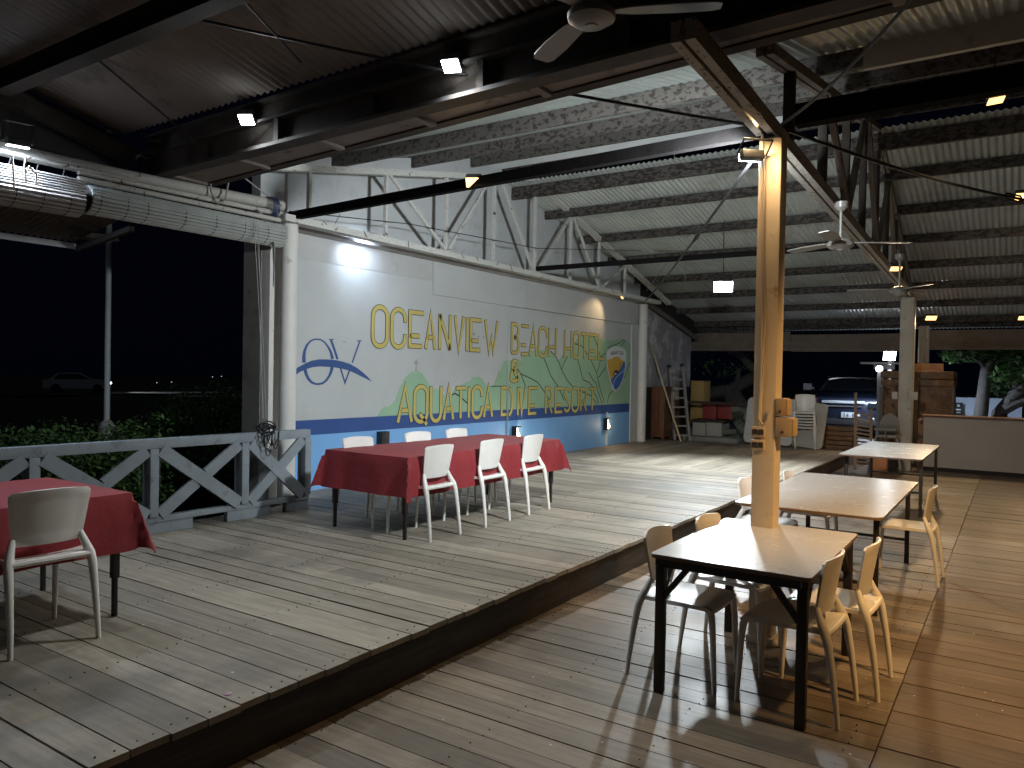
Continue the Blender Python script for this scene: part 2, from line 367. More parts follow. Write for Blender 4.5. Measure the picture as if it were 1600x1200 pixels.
# ground beyond
g = []; N = 60
for i in range(N+1):
    row = []
    for j in range(N+1):
        X = -60+220*i/N; Y = -60+220*j/N; zz = -.36+.05*math.sin(X*.7)+.04*math.sin(Y*.9+X*.3)
        row.append((X, Y, zz))
    g.append(row)
mb = MB(); mb.add([p for r_ in g for p in r_], [(i*(N+1)+j, (i+1)*(N+1)+j, (i+1)*(N+1)+j+1, i*(N+1)+j+1) for i in range(N) for j in range(N)])
struct('ground', mb, 'ground_soil')
struct('road', MB().span((-50, 52, -.30), (160, 63, -.24)), 'asphalt', smooth=False)
struct('yard_slab', MB().span((16.41, 2.7, -.3), (22, 9, .2)).span((16.61, -8, -.3), (34, 2.69, -.06)).span((22.01, 2.7, -.3), (34, 9, -.06)), 'concrete', smooth=False)

# small debris and nail heads, as parts of nothing: scattered flakes of paint
mb = MB()
for q in range(150):
    if q < 90: X = random.uniform(2.2, 8); Y = random.uniform(.0, 2.6); z = .0035
    else: X = random.uniform(2.2, 9); Y = random.uniform(2.9, 5.2); z = ST+.0035
    r_ = random.uniform(.003, .010); a = random.random()*6.3
    mb.add([(X+r_*random.uniform(.5, 1)*math.cos(a+t), Y+r_*random.uniform(.5, 1)*math.sin(a+t), z) for t in (0, 1.3, 2.5, 3.9, 5.1)], [(0, 1, 2, 3, 4)])
tag(mb.build('paint_flakes', 'flake_white', smooth=False), 'white specks of paint and grit scattered over the floor boards', 'debris', kind='stuff')
mb = MB()
for X0 in [i*.157-1 for i in range(80)]:
    for Y in (.62, 1.35, 2.05, 2.70):
        if X0 < 9:
            for d in (.03, .12): mb.lathe((X0+d, Y+random.uniform(-.012, .012), -.001), [(.0042, 0), (.0042, .0036)], 6)
    for Y in (2.79, 3.6, 4.4, 5.2, 6.0):
        if X0 < 8:
            for d in (.03, .12): mb.lathe((X0+d, Y+random.uniform(-.02, .02), ST-.001), [(.0045, 0), (.0045, .0038)], 6)
tag(mb.build('nail_heads', 'dark_steel'), 'rows of dark nail heads in the floor boards', 'nails', kind='stuff')
p = at_z(357, 1085, ST)
solo('petal', MB().lathe((p.x, p.y, ST+.001), [(.016, 0), (.019, .003), (.012, .006)], 9), 'pink_petal', 'small pink petal lying on the near stage boards', 'petal')

# ================================================================== MURAL WALL
YP, YR = 6.985, 6.95      # recessed panel plane, proud pilaster plane
XL, XE = 5.60, 15.25
def wx(px, py, Y=YP): p = at_y(px, py, Y); return p.x, p.z
mw = thing('mural_wall', 'long white wall painted with blue sea, green hills and yellow hotel lettering', 'wall', (10.4, 7.0, ST))
xp0, xp1 = wx(793, 560)[0], wx(814, 560)[0]
MB().span((XL, YP, ST-.1), (XE, 7.22, 3.32)).build('wall_panel', 'white_wall', mw, smooth=False)
rx0 = wx(676, 400)[0]
MB().span((xp0, YR, ST), (XE, YP-.001, 2.80)).build('right_panel', 'white_wall', mw, smooth=False, bevel=.004)
MB().span((rx0, YR, 2.805), (xp1, YP-.001, 3.28)).span((xp1+.001, YR-.014, 2.81), (XE, YP-.001, 3.28)).build('wall_beam', 'white_wall', mw, smooth=False, bevel=.003)
MB().span((15.05, YR-.03, ST), (15.45, YR-.001, 2.80)).build('pilaster', 'white_wall', mw, smooth=False, bevel=.004)
MB().span((XL, YP-.006, 3.0), (rx0-.004, YP-.001, 3.27)).build('shaded_stain_band', 'band_wall', mw, smooth=False)  # stained strip, with the shade under the truss chord greyed into its colour
MB().span((XL-.1, 6.80, 3.285), (15.5, 7.2, 3.32)).build('ledge', 'stained_wall', mw, smooth=False)
mb = MB(); GW = [(5.45, 3.321), (5.45, 4.04), (10.25, 5.19), (10.26, 4.79), (15.6, 3.78), (15.6, 3.321)]
mb.prism([(x, 7.0, z) for x, z in GW], (0, .15, 0)); mb.build('gable_panel', 'gable_wall', mw, smooth=False)
MB().span((15.46, YR-.02, ST-.06), (15.60, 7.2, 3.28)).build('wall_end', 'stained_wall', mw, smooth=False)
def poly2(mb, pts, Y, th=.002): mb.prism([(x, Y, z) for x, z in pts], (0, -th, 0))
# sea: light base and dark stripe
z_lo = wx(700, 668)[1]; z_hi = wx(700, 645)[1]
zs0 = sum(wx(a, b)[1] for a, b in ((480, 681.5), (983, 642.5)))/2; zs1 = sum(wx(a, b)[1] for a, b in ((458, 658.4), (983, 629.6)))/2
xs0 = wx(458, 660)[0]; xs1 = 15.04
for (a, b, Y) in ((xs0, xp0-.001, YP), (xp0, xs1, YR)):
    MB().span((a, Y-.003, ST), (b, Y-.0005, zs0)).build('light_sea_band', 'sea_blue', mw, smooth=False)
    MB().span((a, Y-.003, zs0+.0005), (b, Y-.0005, zs1)).build('dark_sea_stripe', 'deep_blue', mw, smooth=False)
def C1(x, y): return wx(550+x/4.8, 440+y/4.8)
def C2(x, y): return wx(780+x/6, 490+y/6, YR)
h1 = [(190, 1012), (215, 965), (245, 935), (265, 942), (300, 915), (325, 890), (345, 830), (360, 790), (400, 720), (425, 692), (455, 675), (500, 672), (520, 685), (545, 715), (580, 775), (600, 800), (625, 800), (650, 815), (690, 850), (715, 850), (750, 845), (770, 800), (820, 775), (850, 758), (885, 745), (905, 718), (945, 712), (980, 730), (1005, 785), (1060, 780), (1080, 735), (1100, 680), (1120, 660), (1135, 600), (1163, 592)]
hp = [C1(*q) for q in h1]; hp = [(x, max(z, zs1+.001)) for x, z in hp]
mb = MB(); poly2(mb, hp+[(xp0-.001, hp[-1][1]), (xp0-.001, zs1+.001)], YP-.0005, .0025); mb.build('left_hill', 'hill_green', mw, smooth=False)
zt = C1(1165, 592)[1]; za = C2(180, 425)[1]
h2 = [(200, 400), (235, 365), (270, 350), (340, 346), (420, 346), (480, 352), (520, 392), (540, 430), (560, 442), (575, 415), (590, 390), (640, 340), (685, 310), (712, 260), (745, 218), (800, 200), (860, 198), (930, 213), (960, 232), (1000, 262), (1040, 248), (1060, 256), (1100, 240), (1150, 238), (1182, 246), (1215, 268), (1245, 282)]
hp = [(xp0, zs1+.001), (xp0, zt), (xp0+.25, zt+.03), (xp1, za-.04)]+[C2(*q) for q in h2]; hp = [(min(x, 15.04), z) for x, z in hp]+[(15.04, zs1+.001)]
mb = MB(); poly2(mb, hp, YR-.0005, .0025); mb.build('right_hill', 'hill_green', mw, smooth=False)
def ribbon(mb, pts, w, Y, closed=False, ext=0, hw=None):
    """flat stroke on the wall; w is a width or a list of widths"""
    P = [Vector((a, b)) for a, b in pts]; n = len(P); ws = w if isinstance(w, list) else [w]*n
    if ext and not closed:
        P[0] = P[0]+(P[0]-P[1]).normalized()*ext; P[-1] = P[-1]+(P[-1]-P[-2]).normalized()*ext
    Lp, Rp = [], []
    for i in range(n):
        a = P[(i-1) % n] if (closed or i > 0) else None; b = P[(i+1) % n] if (closed or i < n-1) else None
        t1 = (P[i]-a).normalized() if a is not None else None; t2 = (b-P[i]).normalized() if b is not None else None
        t = ((t1 or t2)+(t2 or t1))
        t = t.normalized() if t.length > 1e-6 else (t1 or t2)
        nn = Vector((-t.y, t.x)); c = 1.0
        if t1 is not None and t2 is not None: c = max(.45, abs(nn.dot(Vector((-t1.y, t1.x)))))
        Lp.append(P[i]+nn*ws[i]/2/c); Rp.append(P[i]-nn*ws[i]/2/c)
    vs = [(q.x, Y, q.y) for q in Lp]+[(q.x, Y, q.y) for q in Rp]
    vs += [(a, Y-.0015, c) for a, b_, c in vs]; N2 = 2*n; fs = []
    for i in range(n if closed else n-1):
        j = (i+1) % n
        fs += [(i, j, n+j, n+i), (N2+n+i, N2+n+j, N2+j, N2+i), (i, N2+i, N2+j, j), (n+j, N2+n+j, N2+n+i, n+i)]
    if not closed: fs += [(0, n, N2+n, N2), (n-1, N2+n-1, N2+2*n-1, 2*n-1)]
    mb.add(vs, fs)
# ridge lines on the hills
mb = MB()
for ln in ([(160, 505), (200, 565), (245, 680)], [(200, 565), (300, 610), (360, 645), (420, 730), (480, 830)], [(410, 405), (440, 470), (480, 580), (560, 700), (605, 810)],
           [(480, 352), (520, 390), (560, 460), (590, 540), (640, 630), (700, 700)], [(640, 400), (605, 465), (585, 520)], [(735, 430), (760, 530), (785, 620), (840, 645), (880, 690)],
           [(840, 550), (870, 610), (905, 650), (925, 730), (965, 845)], [(860, 440), (910, 550), (930, 650), (985, 835)], [(950, 430), (920, 540)], [(1000, 500), (930, 600)],
           [(885, 215), (920, 300), (950, 410), (1000, 365)], [(1020, 320), (1060, 298), (1120, 280), (1165, 245)], [(1180, 248), (1140, 310)], [(1065, 725), (1030, 760), (1012, 835)],
           [(1240, 440), (1215, 480), (1170, 610)], [(700, 280), (770, 300), (830, 390)], [(860, 690), (915, 790), (930, 845)], [(745, 720), (860, 770), (915, 845)]):
    ribbon(mb, [C2(*q) for q in ln], .017, YR-.0032)
ribbon(mb, [C1(*q) for q in ((750, 850), (770, 838), (800, 855), (862, 910))], .02, YP-.0032)
ribbon(mb, [C1(*q) for q in ((1040, 788), (1090, 783), (1130, 790))], .014, YP-.0032)
mb.build('ridge_lines', 'ink', mw, smooth=False)
mb = MB(); sx, sz = C1(480, 672)
mb.prism([(sx+a, YP-.0005, sz+b) for a, b in ((-.025, 0), (-.012, .07), (-.014, .10), (-.05, .115), (-.05, .128), (-.012, .135), (-.009, .165), (.009, .165), (.012, .135), (.05, .128), (.05, .115), (.014, .10), (.012, .07), (.025, 0))], (0, -.002, 0))
mb.build('hilltop_figure', 'stained_wall', mw, smooth=False)
# lettering: stroke font in a unit box
def arc(cx, cz, rx, rz, a0, a1, n=12): return [(cx+rx*math.cos(R(a0+(a1-a0)*i/n)), cz+rz*math.sin(R(a0+(a1-a0)*i/n))) for i in range(n+1)]
oval = arc(.5, .76, .5, .24, 0, 180)+arc(.5, .24, .5, .24, 180, 360)
FONT = {
 'O': [('c', oval)], 'Q': [('c', oval), ('o', [(.42, .22), (.75, .06), (.98, -.10)])],
 'C': [('o', [(1, .68)]+arc(.5, .76, .5, .24, 0, 180)+arc(.5, .24, .5, .24, 180, 360)+[(1, .34)])],
 'E': [('o', [(1, .96), (0.06, .96), (.06, .04), (.9, .04)]), ('o', [(.06, .32), (.72, .32)])],
 'e': [('o', [(1, .96), (0.0, .96)]), ('o', [(.0, .04), (.8, .04)]), ('o', [(0, .33), (.62, .33)])],
 'A': [('o', [(0, 0), (.5, 1), (1, 0)]), ('o', [(.2, .33), (.8, .33)])],
 'N': [('o', [(.04, 0), (.04, 1)]), ('o', [(.04, .98), (.96, .02)]), ('o', [(.96, 0), (.96, 1)])],
 'V': [('o', [(0, 1), (.46, 0), (1, 1)])], 'v': [('o', [(.0, 1), (.36, 0), (1, 1)])], 'I': [('o', [(.5, 0), (.5, 1)])],
 'W': [('o', [(0, 1), (.33, 0), (.52, .48), (.67, 0), (1, 1)])],
 'T': [('o', [(0, .96), (1, .96)]), ('o', [(.5, .93), (.5, 0)])], 'U': [('o', [(.02, 1), (.02, .28)]+arc(.5, .24, .47, .24, 185, 355)+[(.98, .28), (.98, 1)])],
 'H': [('o', [(.04, 0), (.04, 1)]), ('o', [(.96, 0), (.96, 1)]), ('o', [(.06, .34), (.94, .34)])],
 'L': [('o', [(.06, 1), (.06, .04), (1, .04)])],
 'B': [('o', [(.06, .02), (.06, .97), (.45, .97)]+arc(.5, .76, .40, .21, 80, -80, 8)+[(.4, .53)]), ('o', [(.4, .53)]+arc(.52, .27, .46, .25, 85, -85, 8)+[(.06, .02)])],
 'D': [('o', [(.06, .97), (.06, .03), (.35, .03)]+arc(.45, .3, .52, .27, -80, 0, 6)+arc(.45, .7, .52, .27, 0, 80, 6)+[(.35, .97), (.06, .97)])],
 'R': [('o', [(.06, 0), (.06, .97), (.45, .97)]+arc(.5, .70, .44, .26, 80, -80, 9)+[(.3, .44)]), ('o', [(.45, .44), (.98, 0)])],
 'S': [('o', [(.95, .82)]+arc(.5, .82, .44, .16, 20, 180, 8)+[(.06, .70), (.85, .34), (.94, .2)]+arc(.5, .17, .44, .17, 0, -165, 8))],
 '&': [('o', [(1, .02), (.22, .66)]+arc(.5, .80, .30, .19, 200, -60, 12)+[(.2, .46), (.06, .25)]+arc(.42, .18, .38, .18, 180, 320, 8)+[(.98, .46)])],
}
ink, yel = MB(), MB()
def letter(ch, C, l, r_, t, b, w=.05, hshift=None, Yp=None):
    x0, _ = C(l, (t+b)/2); x1, _ = C(r_, (t+b)/2); _, z1 = C((l+r_)/2, t); _, z0 = C((l+r_)/2, b); i = w/2
    Y = YP if C is C1 else YR; off = .0032
    for kind, pl in FONT[ch]:
        pts = [(x0+i+(x1-x0-2*i)*a, z0+i*.8+(z1-z0-1.6*i)*c) for a, c in pl]
        ribbon(ink, pts, w+.017, Y-off-.0025, closed=kind == 'c', ext=.008); ribbon(yel, pts, w, Y-off-.0055, closed=kind == 'c')
for a in (('O', 142, 272, 178, 497), ('C', 285, 405, 197, 503), ('E', 415, 540, 210, 507), ('A', 542, 630, 230, 517), ('N', 643, 745, 238, 522), ('V', 760, 842, 250, 528), ('I', 850, 872, 262, 531), ('E', 876, 975, 268, 533), ('W', 988, 1095, 284, 541),
          ('A', 332, 455, 775, 1066), ('Q', 457, 570, 775, 1062), ('U', 578, 675, 777, 1056), ('A', 677, 765, 779, 1045), ('T', 768, 855, 779, 1036), ('I', 862, 886, 780, 1031), ('C', 893, 978, 778, 1030), ('A', 980, 1056, 780, 1024)):
    letter(a[0], C1, *a[1:], w=.055)
for a in (('e', 198, 282, 95, 402), ('A', 275, 357, 112, 406), ('C', 362, 450, 122, 410), ('H', 455, 538, 130, 414), ('H', 603, 682, 152, 424), ('O', 690, 752, 165, 427), ('T', 758, 830, 172, 430), ('E', 835, 912, 180, 439), ('L', 918, 990, 190, 442),
          ('I', 158, 186, 680, 964), ('v', 180, 250, 682, 960), ('E', 262, 360, 676, 956), ('R', 423, 500, 682, 945), ('E', 512, 602, 682, 941), ('S', 600, 665, 690, 924), ('O', 673, 745, 686, 926), ('R', 752, 822, 688, 920), ('T', 832, 905, 686, 916)):
    letter(a[0], C2, *a[1:], w=.050)
letter('B', C2, 103, 192, 80, 384, w=.05, Yp=YR); letter('&', C2, 93, 190, 428, 646, w=.052, Yp=YR)
# the D straddles the step of the pilaster
def half(pts, Yp, w=.05):
    ribbon(ink, pts, w+.017, Yp-.0057, ext=.008); ribbon(yel, pts, w, Yp-.0087)
xd, ztop = C2(40, 680); _, zbot = C2(40, 966)
half([(xp0-.004, ztop-.03), (xd, ztop-.03), (xd, zbot+.03), (xp0-.004, zbot+.03)], YP)
xd1 = C2(126, 820)[0]; zt2 = C2(100, 684)[1]-.03; zb2 = C2(100, 966)[1]+.03; rr_ = xd1-.03-xp0
half([(xp0+.004, zt2)]+[(xp0+rr_*math.sin(R(a)), zt2-rr_*1.5*(1-math.cos(R(a)))) for a in (25, 50, 72, 90)]+[(xp0+rr_*math.sin(R(a)), zb2+rr_*1.5*(1-math.cos(R(a)))) for a in (90, 72, 50, 25)]+[(xp0+.004, zb2)], YR)
ink.build('letter_outline', 'ink', mw, smooth=False); yel.build('lettering', 'letter_yellow', mw, smooth=False)
# OV logo
def C4(x, y): return wx(450+x/10.667, 510+y/10.667)
mb = MB()
ribbon(mb, [C4(*q) for q in ((265, 605), (262, 500), (275, 410), (310, 320), (360, 255), (420, 222), (480, 212), (545, 222), (610, 265), (660, 330), (700, 400), (725, 470), (740, 545))], [.055, .05, .04, .03, .022, .018, .018, .018, .02, .026, .034, .042, .05], YP-.001)
ribbon(mb, [C4(*q) for q in ((278, 700), (300, 790), (335, 870), (390, 930), (450, 958), (510, 962), (580, 945), (640, 895), (690, 820), (720, 740), (738, 650))], [.05, .045, .038, .03, .025, .025, .026, .03, .036, .045, .052], YP-.001)
ribbon(mb, [C4(*q) for q in ((715, 225), (770, 380), (825, 548))], .034, YP-.001); ribbon(mb, [C4(*q) for q in ((865, 665), (948, 940), (1035, 700))], [.026, .026, .026], YP-.001)
ribbon(mb, [C4(*q) for q in ((1195, 245), (1130, 430), (1068, 608))], .024, YP-.001)
ribbon(mb, [C4(680, 217), C4(760, 217)], .012, YP-.001); ribbon(mb, [C4(1150, 240), C4(1225, 240)], .012, YP-.001)
ribbon(mb, [C4(*q) for q in ((95, 785), (180, 720), (290, 665), (400, 625), (520, 608), (650, 612), (780, 622), (900, 645), (1020, 680), (1130, 735), (1240, 805), (1320, 860), (1385, 912))], [.06, .06, .07, .08, .085, .09, .09, .09, .085, .075, .055, .03, .006], YP-.003)
mb.build('swoosh_logo', 'logo_blue', mw, smooth=False)
# shield emblem
def C3(x, y): return wx(920+x/8.571, 500+y/8.571, YR)
sh = [(232, 470), (240, 420), (285, 378), (340, 355), (390, 352), (440, 368), (490, 400), (500, 470), (498, 570), (490, 660), (455, 795), (405, 905), (358, 960), (320, 920), (280, 810), (248, 660)]
cxm, czm = 368, 640
def shr(pts, f): return [(cxm+(a-cxm)*f, czm+(b-czm)*f) for a, b in pts]
mb = MB(); poly2(mb, [C3(*q) for q in sh], YR-.0035, .002); mb.build('emblem_shield', 'badge_white', mw, smooth=False)
lower = [(243, 535), (300, 520), (340, 495), (370, 490), (400, 498), (440, 540), (465, 545), (478, 560), (484, 650), (450, 790), (402, 893), (358, 945), (324, 905), (288, 805), (255, 655)]
mb = MB(); poly2(mb, [C3(*q) for q in lower], YR-.006, .0015); mb.build('emblem_sky', 'badge_amber', mw, smooth=False)
mb = MB(); poly2(mb, [C3(*q) for q in ((288, 800), (330, 755), (395, 700), (440, 610), (466, 548), (478, 562), (483, 650), (448, 790), (402, 890), (358, 943), (324, 903))], YR-.008, .0015); mb.build('emblem_sea', 'badge_blue', mw, smooth=False)
mb = MB(); ribbon(mb, [C3(*q) for q in ((322, 900), (330, 830), (360, 770), (410, 720), (455, 690), (475, 640))], .014, YR-.010); ribbon(mb, [C3(*q) for q in ((330, 740), (352, 715), (362, 725))], .025, YR-.0118); mb.build('emblem_wave', 'badge_white', mw, smooth=False)
mb = MB(); poly2(mb, [C3(*q) for q in ((315, 740), (335, 690), (362, 660), (375, 682), (405, 685), (395, 710), (362, 725), (350, 715), (325, 750))], YR-.0098, .0015)
ribbon(mb, [C3(*q) for q in ((398, 690), (408, 630), (425, 565))], .012, YR-.0098); poly2(mb, [C3(*q) for q in ((335, 745), (350, 728), (370, 735), (360, 762), (338, 760))], YR-.0098, .0015)
mb.build('emblem_diver', 'ink', mw, smooth=False)
mb = MB()
for i, ch in enumerate('AQUATICA'):
    cx = 300+i*21.5; dy = 12*((i-3.5)/3.5)**2; x0, z0 = C3(cx-8, 456+dy); x1, z1 = C3(cx+8, 416+dy)
    for kind, pl in FONT[ch]: ribbon(mb, [(x0+(x1-x0)*a, z0+(z1-z0)*c) for a, c in pl], .013, YR-.0055, closed=kind == 'c')
mb.build('emblem_lettering', 'ink', mw, smooth=False)
mb = MB()
for a, b, s_ in ((740, 522, .06), (747, 526, .05), (755, 527, .04), (765, 463, .03), (758, 466, .025), (690, 585, .025), (537, 534, .03)):
    x_, z_ = wx(a, b, YR if a > 790 else YP); mb.prism([(x_+s_*random.uniform(.5, 1)*math.cos(t), (YR if a > 790 else YP)-.0092, z_+s_*.5*random.uniform(.4, 1)*math.sin(t)) for t in [i*.7 for i in range(9)]], (0, -.001, 0))
mb.build('chipped_patch', 'stained_wall', mw, smooth=False)
solo('cable_trunking', MB().span((wx(944, 690)[0]-.015, YR-.03, ST), (wx(944, 690)[0]+.015, YR-.004, .95)), 'badge_white', 'thin white cable trunking running down the blue wall under the lit wall lamp', 'trunking')

# ================================================================== COLUMNS
def round_column(base, top, r_, mt, label):
    c = thing('round_column', label, 'column', base)
    MB().lathe(base, [(r_*1.02, 0), (r_, .02), (r_, top-base[2]-.02), (r_*.98, top-base[2])], 24).build('shaft', mt, c)
    MB().lathe((base[0], base[1], (top+base[2])*.56), [(r_*1.02, 0), (r_*1.02, .012)], 24).build('seam', mt, c); return c
cl = at_y(449, 600, 6.62); round_column((cl.x, cl.y, ST), 3.27, .092, 'column_white', 'round white column at the left end of the mural wall by the fence')
cr = at_z(1001, 689.5, ST); round_column((cr.x, cr.y, ST), 3.27, .10, 'column_white', 'round white column at the right end of the mural wall by the brown cabinet')
c = thing('square_pillar', 'square grey pillar outside the fence beside the round white column', 'pillar', (5.47, 7.0, -.3))
MB().span((5.40, 6.76, -.35), (5.56, 7.2, 3.27)).build('shaft', 'column_white', c, bevel=.006)
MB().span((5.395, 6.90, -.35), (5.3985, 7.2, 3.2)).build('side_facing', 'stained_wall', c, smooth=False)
NC = (4.985, 1.335)
nc = thing('square_column', 'cream painted square column lit orange between the white tables', 'column', (NC[0], NC[1], 0))
MB().span((NC[0]-.076, NC[1]-.072, 0), (NC[0]+.076, NC[1]+.072, 3.22)).build('shaft', 'column_cream', nc, bevel=.014)
MB().span((NC[0]-.085, NC[1]-.083, 0), (NC[0]+.085, NC[1]+.083, .05)).build('plinth', 'column_cream', nc, bevel=.006)
FC = (16.08, 1.74)
fc = thing('square_column', 'far grey square column standing by the end of the bar wall', 'column', (FC[0], FC[1], 0))
MB().span((FC[0]-.13, FC[1]-.12, 0), (FC[0]+.13, FC[1]+.12, 3.27)).build('shaft', 'column_far', fc, bevel=.03)
mb = MB(); pz = at_x(1418, 620, FC[0]-.13).z
for dy in (-.16, .0, .17): mb.span((FC[0]-.2, FC[1]+dy-.05, pz-.05), (FC[0]-.135, FC[1]+dy+.05, pz+.09))
mb.build('bracket', 'column_far', fc, bevel=.008)
p3 = at_x(1444, 520, 18.8); round_column((18.8, p3.y, -.05), 2.9, .11, 'column_white', 'round white column far behind the square column under the lit lamp')

# ================================================================== ROOF OVER THE STAGE
RX, RZ, SL, SR = 10.4, 5.10, .235, .262
def zr(X): return 4.32+.24*(X-6.5) if X < 10.25 else 4.59-.19*(X-11.45)
def zchord(X): return 4.90-.215*(10.3-X) if X < 10.3 else 4.86-.255*(X-10.3)
def corrugated(name, X0, z0, X1, z1, Y0, Y1, mt, parent, pitch=.082, amp=.011, nx=2):
    n = int((Y1-Y0)/pitch*6); mb = MB(); g = []
    for i in range(nx+1):
        t = i/nx
        g.append([(X0+(X1-X0)*t, Y0+(Y1-Y0)*j/n, z0+(z1-z0)*t+amp*math.sin(2*math.pi*(Y1-Y0)*j/n/pitch)) for j in range(n+1)])
    mb.add([p for r_ in g for p in r_], [(i*(n+1)+j, (i+1)*(n+1)+j, (i+1)*(n+1)+j+1, i*(n+1)+j+1) for i in range(nx) for j in range(n)])
    return mb.build(name, mt, parent)
rf = thing('pavilion_roof', 'pitched corrugated metal roof over the stage with flaking purlins', 'roof', (RX, 1, 3.3))
corrugated('roof_sheet', 4.12, zr(4.12), 10.24, zr(10.24), -5.5, 7.35, 'roof_sheet', rf); corrugated('roof_sheet', 10.3, zr(10.3), 20.2, zr(20.2), -5.5, 7.35, 'roof_sheet_far_lit', rf)
for i, X in enumerate((6.5, 7.95, 9.3)):
    z = zr(X)-.014; MB().beam((X, -5.4, z-.075), (X, 7.05, z-.075), .045, .15).build('purlin', 'peeling_long', rf, smooth=False)
for X in (11.5, 12.75, 14.0, 15.3, 16.55, 17.8, 19.05):
    z = zr(X)-.014; MB().beam((X, -5.4, z-.07), (X, 7.05, z-.07), .06, .14).build('purlin', 'peeling_dark', rf, smooth=False)
for X, z in ((10.16, 4.98), (10.44, 4.66)): MB().beam((X, -5.4, z), (X, 7.05, z), .06, .20).build('ridge_purlin', 'peeling_dark', rf, smooth=False)
MB().beam((9.9, -5.4, 5.02), (9.9, 6.99, 5.02), .02, .19).build('ridge_board', 'white_frame', rf, smooth=False)
p0 = at_x(1258, 95, 6.3); 
mb = MB().beam((6.44, -1.0, zr(6.44)-.1), (6.44, 1.05, zr(6.44)-.1), .05, .19); mb.build('splice_board', 'cream_cab', rf, smooth=False)

def truss(Y0, Y1, x0, x1, mt_c, mt_t, mt_w, label, cut_to=None):
    t = thing('roof_truss', label, 'truss', ((x0+x1)/2, (Y0+Y1)/2, 3.25))
    Yf = lambda X: Y0+(Y1-Y0)*(X-x0)/(x1-x0)
    zb = 3.31; ztp = zchord
    mb = MB()
    for dy in (-.035, .035): mb.beam((x0-(1.6 if cut_to else .1), Yf(x0)+dy, zb), (x1+.2, Yf(x1)+dy, zb), .05, .075 if not cut_to else .10)
    mb.build('bottom_chord', mt_c, t, smooth=False)
    xl = x0-.3
    for a, b in ((xl, RX), (RX+.002, x1+.8)):
        mb = MB()
        for dy in (-.03, .03): mb.beam((a, Yf(a)+dy, ztp(a)), (b, Yf(b)+dy, ztp(b)), .045, .07)
        mb.build('top_chord', mt_t, t, smooth=False)
    return t, Yf, zb, ztp
WX = [5.72, 6.94, 8.13, 9.28, 10.45, 11.65, 12.75, 13.9]
def webs(t, Yf, zb, ztp, xs, mts, mtd, w=.045):
    for i, X in enumerate(xs):
        MB().beam((X, Yf(X), zb+.03), (X, Yf(X), ztp(X)-.03), w, w*.9, (1, 0, 0)).build('web_post', mts, t, smooth=False)
    mid = 4
    pr = [(xs[1], 't', xs[2], 'b'), (xs[2], 'b', xs[3]-.1, 't'), (xs[3]+.1, 't', xs[4]-.06, 'b'), (xs[4]+.06, 'b', xs[5]-.04, 't'), (xs[5]+.04, 't', xs[6]-.03, 'b'), (xs[6]+.03, 'b', xs[7], 't')]
    for a, ka, b, kb in pr:
        za = (ztp(a)-.03) if ka == 't' else zb+.03; zc = (ztp(b)-.03) if kb == 't' else zb+.03
        MB().beam((a, Yf(a)-.025, za), (b, Yf(b)-.025, zc), w*.9, w*.8, (0, 1, 0)).build('web_diagonal', mtd, t, smooth=False)
A = truss(6.52, 6.58, 5.45, 15.45, 'truss_white', 'truss_white', 'truss_white', 'white painted roof truss in front of the mural gable')
webs(*A, WX, 'truss_white', 'truss_white')
B = truss(1.33, 1.72, 4.98, 16.05, 'peeling', 'brown_steel', 'dark_steel', 'dark flaking roof truss carried by the cream column', cut_to=True)
webs(*B, [5.4, 6.7, 7.95, 9.2, 10.45, 11.7, 12.95, 14.3], 'dark_steel', 'brown_steel', .07)
def tie(p, q, w, h, mt, label): return solo('tie_beam', MB().beam(p, q, w, h), 'black_steel', label, 'beam', smooth=False)
tie((cl.x, 6.62, 3.36), (NC[0], NC[1], 3.30), .07, .085, 'dark_steel', 'dark tie beam from the left round column to the top of the cream column')
tie((10.45, 6.5, 3.40), (10.45, 1.56, 3.40), .06, .07, 'dark_steel', 'dark tie beam crossing from the middle of the white truss to the dark truss')
tie((NC[0]+.02, 1.2, 3.36), (NC[0]+.02, -5.4, 3.42), .10, .13, 'dark_steel', 'dark tie beam running right from the top of the cream column')

# valley girder and gutter between the two roofs
vg = thing('valley_girder', 'dark steel valley girder and gutter with cross pieces between the two roofs', 'girder', (4.1, 1, 3.4))
XGL = lambda Y: 3.765+.037*Y
XGR = lambda Y: 4.07+.082*Y
def skew(fx, o0, o1, z0, z1, Y0=-5.4, Y1=6.9):
    return [(fx(Y0)+o0, Y0, z0), (fx(Y0)+o1, Y0, z0), (fx(Y0)+o1, Y0, z1), (fx(Y0)+o0, Y0, z1), (fx(Y1)+o0, Y1, z0), (fx(Y1)+o1, Y1, z0), (fx(Y1)+o1, Y1, z1), (fx(Y1)+o0, Y1, z1)]
HEX = [(3, 2, 1, 0), (4, 5, 6, 7), (0, 1, 5, 4), (1, 2, 6, 5), (2, 3, 7, 6), (3, 0, 4, 7)]
def sk(*a):
    mb = MB(); mb.add(skew(*a), HEX); return mb
sk(XGL, .06, .08, 3.50, 3.84).build('web', 'dark_steel', vg, smooth=False)
mb = sk(XGL, 0, .14, 3.47, 3.498); mb.add(skew(XGL, 0, .058, 3.68, 3.70), HEX); mb.add(skew(XGL, 0, .14, 3.842, 3.86), HEX); mb.build('flange', 'girder_steel', vg, smooth=False)
mb = sk(XGR, -.09, 0, 3.49, 3.515); mb.add(skew(XGR, -.05, -.03, 3.516, 3.82), HEX); mb.build('inner_flange', 'dark_steel', vg, smooth=False)
